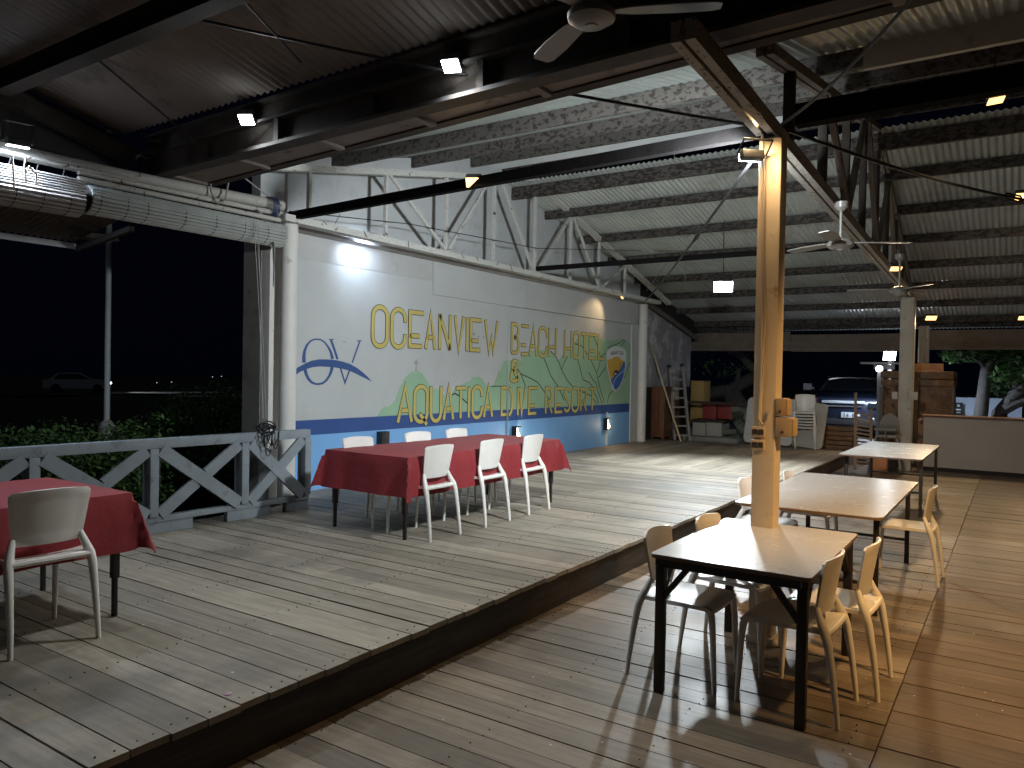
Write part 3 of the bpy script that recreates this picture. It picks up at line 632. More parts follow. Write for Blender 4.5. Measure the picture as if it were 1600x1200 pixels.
mb = MB(); mb.add([(XGL(-5.4)+.082, -5.4, 3.502), (XGR(-5.4)-.052, -5.4, 3.502), (XGR(6.9)-.052, 6.9, 3.502), (XGL(6.9)+.082, 6.9, 3.502)]+[(XGL(-5.4)+.082, -5.4, 3.512), (XGR(-5.4)-.052, -5.4, 3.512), (XGR(6.9)-.052, 6.9, 3.512), (XGL(6.9)+.082, 6.9, 3.512)], HEX); mb.build('gutter_pan', 'brown_steel', vg, smooth=False)
y = -4.6
while y < 6.9:
    MB().span((XGL(y)+.142, y-.03, 3.475), (XGR(y)-.092, y+.03, 3.500)).build('cross_piece', 'brown_steel', vg, smooth=False)
    MB().span((XGL(y+.33)+.006, y+.3, 3.502), (XGL(y+.33)+.057, y+.35, 3.676)).build('stiffener', 'dark_steel', vg, smooth=False); y += 1.02
# roof above the camera
r2 = thing('side_roof', 'dark corrugated roof rising away from the valley girder overhead', 'roof', (1, 1, 3.8))
corrugated('roof_sheet', 3.93, 3.885, -1.5, 5.13, -5.5, 7.1, 'dark_sheet', r2)
MB().span((2.79, -5.4, 3.90), (2.86, 7.0, 4.06)).span((2.76, -5.4, 3.875), (2.89, 7.0, 3.897)).build('purlin', 'dark_steel', r2, smooth=False)
MB().span((.9, -5.4, 4.36), (.96, 7.0, 4.50)).build('purlin', 'dark_steel', r2, smooth=False)
MB().beam((3.95, 6.92, 3.64), (-1, 6.92, 4.80), .09, .14).build('rafter', 'dark_steel', r2, smooth=False)
mb = MB().prism([(3.9, 7.05, 3.45), (3.9, 7.05, 3.84), (-1.5, 7.05, 5.1), (-1.5, 7.05, 3.45)], (0, .03, 0)); mb.build('gable_infill', 'dark_infill', r2, smooth=False)
MB().span((2.85, 6.96, 3.48), (2.92, 7.04, 4.05)).build('gable_post', 'dark_steel', r2, smooth=False)

# ================================================================== LAMPS
def floodlight(name, loc, target, label, power, col, size=(.2, .15), lens='led', angle=125, body='dark_body', group=None, yoke=True, back=.05, tilt_light=None, rad=.10, blend=.7):
    loc = Vector(loc); t = thing(name, label, 'lamp', loc, group); d = (Vector(target)-loc).normalized()
    q = d.to_track_quat('-Z', 'Y').to_matrix(); w, h = size
    MB().box(loc-d*.035, (w+.006, h+.006, .06), q).build('housing', body, t, bevel=.008)
    MB().box(loc+d*.002, (w, h, .006), q).build('lens', lens, t, bevel=.001)
    if yoke:
        sx = q @ Vector((1, 0, 0)); bk = -d*.12+Vector((0, 0, .06)); mb = MB()
        mb.tube([loc+sx*(w/2+.025)-d*.03, loc+sx*(w/2+.025)+bk, loc-sx*(w/2+.025)+bk, loc-sx*(w/2+.025)-d*.03], .008, 6); mb.build('bracket', body, t)
    lamp(name+'_light', loc+d*.03, tilt_light or target, power, col, t, angle, blend, rad); return t
F1 = at_x(705, 103, 3.83); F2 = at_x(385, 187, 3.88)
floodlight('led_floodlight', F1, (2.4, 2.6, 1.4), 'white floodlight on the valley girder, the one nearer the ceiling fan', LP['valley_a'], COOL, (.11, .09), group='floodlights on the valley girder', angle=150, yoke=False)
floodlight('led_floodlight', F2, (2.4, 4.3, 1.4), 'white floodlight on the valley girder above the bamboo blind', LP['valley_b'], COOL, (.11, .09), group='floodlights on the valley girder', angle=150, yoke=False)
F3 = at_y(28, 229, 6.42); floodlight('led_floodlight', F3, (2.9, 7.0, 0.2), 'white floodlight over the left bamboo blind at the photo edge', LP['eave'], COOLB, (.14, .08), lens='led_blue', angle=172)
F4 = at_x(1130, 448, 12.6); floodlight('led_floodlight', F4, (10.7, 3.5, 0), 'large square white floodlight hanging under the far roof slope', LP['far_flood'], COOL, (.30, .26), angle=122)
solo('hanging_rod', MB().tube([F4+Vector((.1, .03, .15)), (F4.x+.12, F4.y+.05, zr(F4.x)-.02)], .008, 6), 'dark_steel', 'thin rod holding the large square floodlight under the roof', 'rod')
F5 = Vector((4.86, 1.45, 3.10)); floodlight('led_floodlight', F5, (10.8, 7.0, 1.7), 'white floodlight at the top of the cream column aimed at the mural', LP['column_flood'], COOL, (.14, .05), angle=142, rad=.11, blend=1.0)
W6 = at_y(580, 372, 6.62); W6t = at_y(556, 402, 6.98)
floodlight('spot_lamp', W6, W6t, 'small round grey spot lamp under the white truss shining on the wall', LP['wall_spot'], COOLB, (.07, .07), lens='led_blue', angle=125, body='lamp_grey', yoke=False, rad=.04, blend=1.0)
W7 = at_y(972, 465, 6.5); floodlight('halogen_lamp', W7, W7+Vector((-.35, .48, -.55)), 'small warm lamp under the right end of the white truss lighting the wall', LP['wall_warm'], WARM, (.12, .06), lens='halogen_dim', angle=95, body='lamp_grey', yoke=False, rad=.03)
W1 = at_x(1180, 188, 4.78); floodlight('halogen_lamp', W1, (2.5, .5, 1.9), 'warm lamp just above the floodlight at the top of the cream column', LP['column_warm'], WARM, (.10, .06), lens='halogen', angle=150, yoke=False, tilt_light=(4.3, .9, 0))
W2 = at_z(1556, 157, 3.75); floodlight('halogen_lamp', W2, (6.6, -.15, 0), 'bright warm lamp hanging at the upper right of the picture', LP['hang_warm'], WARM, (.14, .10), lens='halogen', angle=112, yoke=True)
solo('hanging_rod', MB().tube([W2+Vector((0, .02, .06)), (W2.x, W2.y, zr(W2.x)-.02)], .007, 6), 'dark_steel', 'thin rod holding the bright warm lamp at upper right', 'rod')
W10_assumed = Vector((3.93, -.95, 3.38)); floodlight('halogen_lamp', W10_assumed, (6.6, .1, 0), 'assumed unseen warm lamp under the valley girder beyond the right photo edge', LP['assumed_girder_warm'], (1.0, .56, .20), (.14, .10), lens='halogen', angle=92)  # assumed lamp, itself unseen, added for the warm light on column and right floor
W3 = at_x(740, 285, 5.22); floodlight('halogen_lamp', W3, W3+Vector((-.9, -.5, -1.0)), 'glass fronted warm lamp halfway along the dark tie beam', LP['beam_warm'], WARM, (.13, .09), lens='halogen_dim', angle=130, yoke=False)
W4 = at_x(1400, 420, 11.2); floodlight('halogen_lamp', W4, W4+Vector((-.6, -.3, -1)), 'small warm lamp on the dark truss near the third ceiling fan', LP['chord_warm'], WARM, (.14, .08), lens='halogen', angle=130, yoke=False)
W5 = at_x(1455, 497, 17.8); floodlight('halogen_lamp', W5, W5+Vector((-.8, -.3, -1)), 'small warm lamp above the far round white column', LP['back_warm'], WARM, (.2, .12), lens='halogen', angle=150, yoke=False)
W8 = at_x(1597, 307, 11.0); floodlight('halogen_lamp', W8, W8+Vector((-.8, -.2, -1)), 'small warm lamp cut by the right edge below the roof purlin', LP['edge_warm'], WARM, (.14, .1), lens='halogen', angle=95, yoke=False, tilt_light=(16.1, -.6, .6))
W9 = at_x(1599, 497, 17.5); floodlight('halogen_lamp', W9, W9+Vector((-.8, -.2, -1)), 'dim warm lamp at the right edge in front of the far blinds', LP['edge_warm'], WARM, (.16, .1), lens='halogen', angle=150, yoke=False)
F8 = at_x(1390, 556, 20.4); floodlight('led_floodlight', F8, (17, 1.5, 0.6), 'bright white floodlight outside above the wooden shed', LP['yard'], COOLB, (.26, .22), angle=178, tilt_light=(F8.x+.5, F8.y-.2, 0))
pl = F8; solo('lamp_post', MB().tube([(20.62, pl.y+.02, -.2), (20.62, pl.y+.02, pl.z)], .05, 8), 'dark_steel', 'dark lamp post outside carrying the bright white floodlight', 'post')
def wall_lamp(px, py, lit, label):
    YP = YR if px > 793 else 6.985; x_, z_ = wx(px, py, YP); b = (x_, YP, z_); t = thing('wall_lamp', label, 'lamp', b, 'black wall lamps low on the mural wall')
    MB().span((x_-.075, YP-.10, z_-.12), (x_+.075, YP-.006, z_-.108)).span((x_-.075, YP-.10, z_+.108), (x_+.075, YP-.006, z_+.12)).span((x_-.075, YP-.015, z_-.108), (x_+.075, YP-.006, z_+.108)).span((x_-.075, YP-.1, z_-.107), (x_-.066, YP-.016, z_+.107)).build('housing', 'black_rubber', t, smooth=False)
    if lit:
        MB().lathe((x_+.01, YP-.06, z_-.07), [(.012, -.03), (.045, 0), (.05, .03), (.03, .06), (.02, .09)], 14).build('bulb', 'bulb', t)
        MB().lathe((x_+.005, YP-.05, z_+.06), [(.012, -.02), (.03, 0), (.012, .03)], 10).build('reflector', 'bulb', t)
        l = bpy.data.lights.new('wall_lamp_light', 'POINT'); l.energy = LP['wall_lamp']; l.color = WARM; l.shadow_soft_size = .04
        o = bpy.data.objects.new('wall_lamp_light', l); COL.objects.link(o); o.parent = t; o.location = (.01, -.17, -.02)
    else: MB().span((x_-.065, YP-.098, z_-.107), (x_+.075, YP-.018, z_+.107)).build('cover', 'dark_body', t, bevel=.004)
wall_lamp(945, 662, True, 'lit black wall lamp near the shield emblem'); wall_lamp(803, 677, True, 'lit black wall lamp behind the far end of the red table'); wall_lamp(594, 688, False, 'unlit black box lamp behind the red table beside the first far chair')

# ================================================================== CEILING FANS
def fan(c, top, azs, label, s=1.0):
    t = thing('ceiling_fan', label, 'fan', c, 'ceiling fans'); x_, y_, z_ = c
    MB().lathe(c, [(.02*s, -.045), (.075*s, -.04), (.112*s, -.015), (.115*s, .01), (.10*s, .03), (.06*s, .055), (.03*s, .06)], 28).build('motor_housing', 'fan_white', t)
    MB().lathe((x_, y_, z_-.05*s), [(.028*s, 0), (.032*s, .004), (.032*s, .01)], 18).build('end_cap', 'lamp_grey', t)
    MB().tube([(x_, y_, z_+.05), (x_, y_, top)], .013, 10).build('down_rod', 'fan_white', t)
    MB().lathe((x_, y_, top-.08), [(.02, 0), (.055, .03), (.06, .08)], 16).build('canopy', 'fan_white', t)
    for a in azs:
        d = Vector((math.cos(R(a)), math.sin(R(a)), 0)); sd = Vector((-d.y, d.x, .12)).normalized(); o = Vector(c)+Vector((0, 0, .02))
        g = [[o+d*(r_*s)+sd*(w*e*s) for e in (-1, -.33, .33, 1)] for r_, w in ((.10, .025), (.2, .05), (.4, .062), (.56, .058), (.6, .04))]
        MB().shell(g, .008).build('blade', 'fan_white', t)
    return t
fan((3.21, 1.72, 3.40), 4.0, (55, 175, 295), 'nearest ceiling fan with round white hub at the top of the picture')
fan((7.26, 1.34, 2.90), 3.28, (-62, 58, 178), 'ceiling fan hanging from the dark truss right of the cream column')
f3 = at_x(1405, 455, 10.6); fan(tuple(f3), 3.28, (-20, 100, 220), 'farther ceiling fan hanging beside the far square column')

# ================================================================== CHAIRS
def make_chair(label):
    t = thing('plastic_chair', label, 'chair', (0, 0, 0))
    g = []
    for i in range(11):                                   # seat
        v = i/10; y_ = -.205+.43*v; w = .200+.012*v; row = []
        for j in range(9):
            u = j/4-1; zz = .452-.016*(1-u*u)*math.sin(math.pi*min(1, v*1.1))-.03*max(0, v-.85)**1.0*6*.25
            if i == 10: zz -= .012
            row.append((u*w, y_-.012*u*u*(1 if v > .9 else 0), zz))
        g.append(row)
    MB().shell(g, .022).build('seat', 'chair_plastic', t)
    g = []; nz, nx = 12, 16
    for i in range(nz+1):                                 # backrest: flared, concave, with a recessed field
        v = i/nz; zz = .525+.285*v; hw = .163+.034*v**.8; row = []
        if v < .09: hw -= .018*(1-v/.09)
        if v > .9: hw -= .022*((v-.9)/.1)**2
        for j in range(nx+1):
            u = 2*j/nx-1; y_ = -.145-.045*v-.035*(1-u*u)
            if .12 < v < .88 and abs(u) < .84: y_ += .004
            row.append((u*hw, y_, zz-(.010*u*u if v > .95 else 0)))
        g.append(row)
    MB().shell(g, .013).build('backrest', 'chair_plastic', t)
    for s_ in (-1, 1):
        MB().tube([(s_*.207, -.272, 0), (s_*.204, -.262, .10), (s_*.201, -.24, .26), (s_*.198, -.215, .40), (s_*.192, -.198, .45), (s_*.176, -.172, .505), (s_*.160, -.152, .56)], [.0125, .0145, .018, .022, .024, .02, .015], 10).build('leg', 'chair_plastic', t)
        MB().tube([(s_*.192, .232, 0), (s_*.192, .226, .15), (s_*.191, .217, .32), (s_*.188, .208, .41), (s_*.178, .195, .445), (s_*.15, .18, .452)], [.0125, .0145, .017, .019, .018, .013], 10).build('leg', 'chair_plastic', t)
    mb = MB().tube([(-.195, -.205, .445), (-.1, -.212, .447), (0, -.214, .447), (.1, -.212, .447), (.195, -.205, .445)], .017, 8); mb.build('rear_rail', 'chair_plastic', t)
    return t
chairs = [ # x, y, z, yaw, label, group
 (4.18, 1.545, 0, 180, 'white plastic chair at the nearest white table, by the step and closest to the camera', 'chairs around the white tables'),
 (4.765, 1.45, 0, 177, 'white plastic chair tucked under the nearest white table between step and cream column', 'chairs around the white tables'),
 (4.165, .95, 0, -2.5, 'white plastic chair at the nearest white table seen from behind, closest to the photo bottom', 'chairs around the white tables'),
 (4.625, .84, 0, -1.5, 'white plastic chair on the right of the nearest white table, the farther of two', 'chairs around the white tables'),
 (6.76, 1.80, 0, 178, 'white plastic chair partly hidden behind the cream column at the second white table', 'chairs around the white tables'),
 (7.55, 1.62, 0, 180, 'white plastic chair with only its backrest showing right of the cream column', 'chairs around the white tables'),
 (7.37, .77, 0, -1, 'white plastic chair alone on the right side of the second white table', 'chairs around the white tables'),
 (5.17, 4.37, ST, 0, 'white plastic chair before the long red table, beside its hanging cloth corner', 'chairs around the long red table'),
 (5.965, 4.37, ST, 1, 'middle white plastic chair on the near side of the long red table', 'chairs around the long red table'),
 (6.75, 4.39, ST, 1, 'white plastic chair on the near side of the long red table at its far end', 'chairs around the long red table'),
 (5.22, 5.04, ST, 178, 'white plastic chair behind the long red table, nearest the grey fence', 'chairs around the long red table'),
 (6.11, 5.06, ST, 177, 'middle white plastic chair behind the long red table', 'chairs around the long red table'),
 (6.80, 5.07, ST, 181, 'white plastic chair behind the long red table, farthest from the fence', 'chairs around the long red table'),
 (1.945, 4.30, ST, -3.5, 'large white plastic chair with its back to us at the left red table', 'chairs around the left red table'),
 (1.395, 5.28, ST, 180, 'white plastic chair cut by the left photo edge behind the left red table', 'chairs around the left red table')]
ch0 = None
for i, (x, y, z, a, lb, gr) in enumerate(chairs):
    if ch0 is None: ch0 = make_chair(lb); c = ch0
    else: c = copy_tree(ch0)
    c.location = (x, y, z); c.rotation_euler = (0, 0, R(a)); tag(c, lb, 'chair', gr)
sp = at_z(1257, 701, ST); ordn = ['lowest', 'second from the bottom', 'third from the bottom', 'third from the top', 'second from the top', 'topmost']
for i in range(6):
    c = copy_tree(ch0); c.location = (sp.x+.1-.034*i, sp.y, ST+.062*i); c.rotation_euler = (0, 0, R(101))
    tag(c, 'white plastic chair, %s of the stack by the leaning white table tops' % ordn[i], 'chair', 'stacked white chairs')

# ================================================================== TABLES
def table(x0, x1, y0, y1, h, label, legs, r_=.02, apron=True, rail=None, brace=False, corner=.03, group='white tables on the lower floor'):
    t = thing('white_table', label, 'table', ((x0+x1)/2, (y0+y1)/2, 0), group)
    pts = []
    for cx, cy, a0 in ((x1-corner, y1-corner, 0), (x0+corner, y1-corner, 90), (x0+corner, y0+corner, 180), (x1-corner, y0+corner, 270)):
        for i in range(5): a = R(a0+22.5*i); pts.append((cx+corner*math.cos(a), cy+corner*math.sin(a), h-.022))
    MB().prism(pts, (0, 0, .018)).build('core_board', 'table_edge', t, smooth=False)
    pt = [(a, b, h-.0038) for a, b, c in pts]; MB().prism(pt, (0, 0, .0038)).build('tabletop', 'table_white', t, smooth=False)
    if apron:
        a = .035; mb = MB()
        for p, q in (((x0+a, y0+a), (x1-a, y0+a)), ((x0+a, y1-a), (x1-a, y1-a)), ((x0+a, y0+a+.02), (x0+a, y1-a-.02)), ((x1-a, y0+a+.02), (x1-a, y1-a-.02))): mb.beam((*p, h-.046), (*q, h-.046), .03, .045)
        mb.build('frame', 'table_steel', t, smooth=False)
    for (lx, ly) in legs:
        MB().span((lx-r_, ly-r_, 0), (lx+r_, ly+r_, h-.07 if apron else h-.024)).build('leg', 'table_steel', t, bevel=.003)
        if brace:
            dx = 1 if lx < (x0+x1)/2 else -1; dy = 1 if ly < (y0+y1)/2 else -1
            MB().beam((lx+dx*.01, ly, h-.24), (lx+dx*.17, ly, h-.06), .022, .03).beam((lx, ly+dy*.01, h-.24), (lx, ly+dy*.15, h-.06), .022, .03).build('brace', 'table_steel', t, smooth=False)
    if rail:
        for p, q in rail: MB().beam(p, q, .025, .025).build('rail', 'table_steel', t, smooth=False)
    return t
table(3.80, 5.09, .795, 1.62, .75, 'nearest white topped table with braced dark steel legs', [(3.85, .84), (3.85, 1.57), (5.04, .84), (5.04, 1.57)], .024, True, None, True)
table(5.77, 8.09, .75, 1.79, .75, 'long white topped table with round corners behind the cream column', [(6.02, .82), (7.93, .82), (6.05, 1.7), (7.93, 1.7)], .019, False, [((7.93, .84, .22), (7.93, 1.68, .22)), ((6.03, .84, .22), (6.03, 1.68, .22)), ((6.0, .82, .716), (7.95, .82, .716)), ((6.0, 1.7, .716), (7.95, 1.7, .716))], corner=.07)
table(10.40, 12.95, .93, 1.88, .75, 'farthest white topped table on thin dark legs, no chairs', [(10.72, .97), (12.8, .97), (10.72, 1.84), (12.8, 1.84)], .019, False, [((12.8, .99, .30), (12.8, 1.82, .30)), ((10.72, .99, .30), (10.72, 1.82, .30)), ((10.7, .97, .716), (12.85, .97, .716)), ((10.7, 1.84, .716), (12.85, 1.84, .716))])
def red_table(x0, x1, y0, y1, legs, l1, l2, hang, seed):
    h = .71; z = ST+h
    t = thing('folding_table', l1, 'table', ((x0+x1)/2, (y0+y1)/2, ST), 'tables under red cloths')
    MB().span((x0, y0, z-.03), (x1, y1, z-.006)).build('tabletop', 'table_edge', t, bevel=.004)
    for lx, ly in legs:
        MB().span((lx-.02, ly-.02, ST+.22), (lx+.02, ly+.02, z-.031)).span((lx-.013, ly-.013, ST), (lx+.013, ly+.013, ST+.22)).build('leg', 'table_steel', t, bevel=.003)
    # cloth
    a = (x1-x0)/2; b = (y1-y0)/2; cx, cy = (x0+x1)/2, (y0+y1)/2; rnd = random.Random(seed); ph = [rnd.random()*6 for _ in range(8)]
    def line(half, n): # parameter values with density in the overhang
        o = [-half-hang+hang*i/7 for i in range(7)]+[-half+2*half*i/n for i in range(n+1)]; return o+[half+hang*(i+1)/7 for i in range(7)]
    def P(u, v):
        du = max(0, abs(u)-a); dv = max(0, abs(v)-b); su = 1 if u > 0 else -1; sv = 1 if v > 0 else -1
        if du == 0 and dv == 0: return (cx+u, cy+v, z+.004*math.sin(u*2.3+ph[0])*math.sin(v*3+ph[1])*.3)
        r_ = math.hypot(du, dv)
        if du == 0 or dv == 0:
            q = u if du == 0 else v; dd = dv+du
            out = .006+.035*dd*(1+.3*math.sin(q*5+ph[2]))+.012*(1+math.sin(q*9+ph[3]))*dd/hang+.006*(1+math.sin(q*21+ph[5]))*dd/hang
            return (cx+(u if du == 0 else su*(a+out)), cy+(v if dv == 0 else sv*(b+out)), z-dd*.985)
        th = math.atan2(dv, du); f = math.sin(2*th)
        flare = .05+.27*f**1.5+.07*math.sin(6*th)*f
        rr = min(r_, hang*1.22); ox = .010+rr*flare*(.35+.65*math.cos(th)); oy = .010+rr*flare*(.35+.65*math.sin(th))
        return (cx+su*(a+ox), cy+sv*(b+oy), z-rr*(.97-.10*f))
    us = line(a, 44); vs = line(b, 18)
    g = [[P(u, v) for v in vs] for u in us]
    mb = MB(); ni, nj = len(us), len(vs)
    mb.shell(g, .004); o = mb.build('tablecloth', 'red_cloth')
    tag(o, l2, 'tablecloth', 'red tablecloths'); return t
red_table(4.86, 7.42, 4.27, 5.27, [(4.92, 5.20), (4.90, 4.33), (7.34, 4.33), (7.34, 5.20)], 'long folding table with black legs under the red cloth near the mural', 'dark red cloth draped over the long table near the mural', .34, 3)
red_table(.30, 2.44, 4.25, 5.22, [(2.38, 4.31), (2.38, 5.15), (.45, 4.31), (.45, 5.15)], 'folding table with black legs under the red cloth at the left edge', 'dark red cloth draped over the table at the left edge', .33, 5)

# ================================================================== FENCE
fe = thing('timber_fence', 'grey painted timber fence of crossed boards along the left stage edge', 'fence', (2, 6.2, ST))
FA, FB = Vector((-1.2, 6.34, 0)), Vector((5.40, 6.13, 0)); fd = (FB-FA).normalized()
def fp(X, z, o=0): t_ = (X-FA.x)/(FB.x-FA.x); q = FA+(FB-FA)*t_; return Vector((q.x, q.y+o, z))
FT = 1.085; posts = [5.365, 4.62, 3.72, 2.78, 1.85, .92, 0.0, -.9]
MB().beam(fp(-1.2, FT-.045), fp(5.40, FT-.045), .10, .085).build('top_rail', 'fence_grey', fe, bevel=.004)
for X0, X1 in ((-1.2, .8), (.95, 2.6), (2.75, 4.1), (4.45, 4.93), (5.12, 5.40)): MB().beam(fp(X0, ST+.075), fp(X1, ST+.075), .06, .15).build('kick_board', 'fence_grey', fe, bevel=.003)
MB().beam(fp(-1.2, ST+.125, -.002), fp(5.40, ST+.125, -.002), .075, .05).build('bottom_rail', 'fence_grey', fe, bevel=.003)
for i, X in enumerate(posts): MB().beam(fp(X, ST+.151), fp(X, FT-.089), .078, .12, (0, 1, 0)).build('post', 'fence_grey', fe, bevel=.003)
for X1, X0 in zip(posts, posts[1:]):
    a, b = X0+.03, X1-.03; lo, hi = ST+.165, FT-.10
    MB().beam(fp(a+.03, hi, -.045), fp(b-.03, lo, -.045), .115, .035, (0, 1, 0)).build('brace', 'fence_grey', fe, smooth=False)
    mx, mz = (a+b)/2, (lo+hi)/2; gx, gz = (b-a)*.06, (hi-lo)*.06
    MB().beam(fp(a+.03, lo, -.04), fp(mx-gx, mz-gz, -.04), .105, .03, (0, 1, 0)).build('brace', 'fence_grey', fe, smooth=False)
    MB().beam(fp(mx+gx, mz+gz, -.04), fp(b-.03, hi, -.04), .105, .03, (0, 1, 0)).build('brace', 'fence_grey', fe, smooth=False)
# coil of black cable on the fence end
cc = at_y(412, 660, 6.12); mb = MB()
for q in range(9):
    r_ = random.uniform(.05, .10); tx = random.uniform(-.5, .5); ty = random.uniform(.8, 1.2); oc = Vector((cc.x+random.uniform(-.05, .05), 6.08+random.uniform(-.03, .03), 1.10+random.uniform(-.02, .05)))
    mb.tube([oc+Vector((r_*math.cos(i*.45), r_*tx*math.sin(i*.45)*.6, r_*.55*ty*math.sin(i*.45+tx))) for i in range(15)], .007, 5)
for q in range(5):
    x_ = cc.x+random.uniform(-.08, .1); w = random.uniform(.03, .07); dz = random.uniform(.10, .26)
    mb.tube([(x_+w*math.cos(i*math.pi/8), 6.045-.008*q, 1.09-dz*math.sin(i*math.pi/8)) for i in range(9)], .005, 5)
solo('cable_coil', mb, 'black_rubber', 'tangled coil of black cable hung over the right end of the fence', 'cable')

# ================================================================== LEFT OPENING: pipes and blinds
solo('eave_pipe', MB().tube([at_y(-300, 165, 6.66), at_y(190, 274, 6.66), at_y(441, 322, 6.66)], .056, 14), 'pipe_peel', 'thick white peeling pipe along the eave above the blinds', 'pipe')
solo('blind_pole', MB().tube([at_y(122, 268, 6.57), at_y(440, 335, 6.57)], .026, 10), 'pipe_peel', 'upper of two thin white poles over the right bamboo blind', 'pole')
solo('blind_pole', MB().tube([at_y(122, 279, 6.55), at_y(437, 344, 6.55)], .025, 10), 'pipe_peel', 'lower of two thin white poles, the one the right bamboo blind hangs from', 'pole')
solo('blind_pole', MB().tube([at_y(-40, 226, 6.54), at_y(215, 283, 6.54)], .016, 8), 'pipe_peel', 'thin pale pipe running over the left bamboo blind', 'pole')
def blind(c0, c1, r_, hang, mt, label, bands, group, n=22, end=True, cord='black_rubber'):
    t = thing('bamboo_blind', label, 'blind', tuple((Vector(c0)+Vector(c1))/2), group); c0, c1 = Vector(c0), Vector(c1); ax = (c1-c0).normalized()
    sd = Vector((0, 0, 1)).cross(ax).normalized(); up = ax.cross(sd)
    mb = MB()
    for i in range(n):
        a = 2*math.pi*i/n; o_ = sd*math.cos(a)*r_*1.0+up*math.sin(a)*r_*.92; mb.tube([c0+o_, c1+o_], 2*math.pi*r_/n*.43, 5)
    mb.build('roll', mt, t)
    mb = MB(); m_ = int(hang/.02)
    for i in range(m_): o_ = sd*(-r_*.96)+up*(r_*.45+i*.02); mb.tube([c0+o_, c1+o_], .0096, 5)
    if m_: mb.build('hanging_slats', mt, t)
    if end:
        MB().tube([c0+ax*.004, c1-ax*.004], r_*.93, 16).build('roll_core', 'core_brown', t)
    L_ = (c1-c0).length
    for f in bands:
        o_ = c0+ax*(L_*f); pts = [o_+sd*math.cos(a)*(r_*1.07)+up*math.sin(a)*(r_*1.0) for a in [R(100+i*14) for i in range(19)]]+[o_-sd*.2*r_+up*(r_+hang)]
        MB().tube(pts, .0045, 5).build('tie_cord', cord, t)
    return t
bR0 = at_y(133, 311, 6.6); bR1 = at_y(437, 369, 6.6)
blind(bR0, bR1, .122, .05, 'bamboo', 'long pale bamboo blind rolled up above the fence', (.035, .15, .24, .42, .58, .74, .88), 'rolled bamboo blinds over the left opening')
bL0 = at_y(-60, 283, 6.55); bL1 = at_y(122, 316, 6.55)
blind(bL0, bL1, .125, .12, 'bamboo_tan', 'tan bamboo blind rolled up under the floodlight at the left edge', (.38, .62, .86), 'rolled bamboo blinds over the left opening')
mb = MB()
for a, b in (((397, 345), (412, 655)), ((401, 345), (416, 655)), ((404, 350), (410, 655))): p = at_y(*a, 6.42); q = at_y(*b, 6.25); mb.tube([p, p*.5+q*.5+Vector((.01, 0, 0)), q], .0035, 4)
solo('pull_cords', mb, 'grey_cord', 'thin pull cords hanging from the right blind down to the fence', 'cord')
solo('wire_strip', MB().tube([at_y(427, 378, 6.5), at_y(428, 415, 6.5), at_y(427, 448, 6.5)], [.012, .008, .004], 6), 'black_rubber', 'short black strip dangling by the right end of the pale blind', 'strap')
mb = MB(); bp = at_y(423, 322, 6.6)
for q in range(5): mb.tube([(bp.x+.018*q-.04, 6.59+.1*math.cos(a), bp.z-.02+.11*math.sin(a)) for a in [R(i*24) for i in range(16)]], .006, 5)
solo('blue_rope', mb, 'blue_cord', 'blue rope bound round the pipes at the right end of the blind', 'rope')
mb = MB(); p = at_y(328, 265, 6.6); q = at_y(365, 265, 6.6); mb.tube([p, at_y(330, 300, 6.55), at_y(340, 320, 6.5), at_y(352, 312, 6.5), at_y(358, 280, 6.55), q], .009, 6)
solo('hanging_wire', mb, 'grey_cord', 'grey loop of wire hanging below the valley girder near the fence', 'wire')
mb = MB()
for a in (((41, 245), (38, 262), (41, 285)), ((19, 243), (21, 270), (22, 292)), ((45, 260), (57, 272), (56, 288)), ((40, 268), (47, 262), (52, 264))): mb.tube([at_y(x_, y_, 6.34) for x_, y_ in a], .008, 5)
solo('hanging_wire', mb, 'plate_cream', 'white wires dangling under the left floodlight over the tan blind', 'wire')
# awning outside the left opening
aw = thing('awning', 'low corrugated awning edge outside beneath the left blind', 'awning', (3, 8, 2.9))
g = []
for i in range(5):
    t_ = i/4; g.append([(-2+6.05*j/540, 7.15+1.0*t_, 3.15-.17*t_+.010*math.sin(j*1.05)) for j in range(541)])
MB().shell(g, .004).build('sheet', 'dark_sheet', aw); MB().span((-2, 8.155, 2.905), (4.06, 8.17, 2.965)).build('fascia', 'stained_wall', aw, smooth=False); MB().beam((4.05, 7.1, 3.02), (4.05, 8.1, 2.90), .05, .05).build('edge_rail', 'dark_steel', aw, smooth=False)  # pale fascia strip added to stand in for the lit sheet edge
p = at_y(110, 367, 8.0); q = at_y(183, 373, 8.0); MB().beam(p, q, .06, .07).build('bracket', 'brown_steel', aw, smooth=False)

# ================================================================== WIRES AND RODS OVERHEAD
def wire(pts, r_, mt, label, sag=0, cat='cable'):
    a, b = Vector(pts[0]), Vector(pts[-1])
    P_ = [a.lerp(b, i/12)-Vector((0, 0, sag*4*(i/12)*(1-i/12))) for i in range(13)] if len(pts) == 2 else pts
    return solo('overhead_cable', MB().tube(P_, r_, 6), mt, label, cat)
wire([at_x(235, 14, 2.85), (NC[0]-.07, NC[1]+.06, 3.30)], .010, 'black_rubber', 'long black cable slanting from the upper left to the cream column top', .03)
p = Vector((4.93, 1.45, 3.10)); q = Vector((cr.x, cr.y, 3.30)); wire([p, q], .012, 'black_rubber', 'black stay cable slanting from the cream column top to the right wall column', .05)
solo('turnbuckle', MB().tube([p.lerp(q, .215)-Vector((0, 0, .035)), p.lerp(q, .235)-Vector((0, 0, .037)), p.lerp(q, .26)-Vector((0, 0, .04))], [.012, .022, .012], 8), 'dark_steel', 'small turnbuckle on the stay cable left of the cream column', 'turnbuckle')
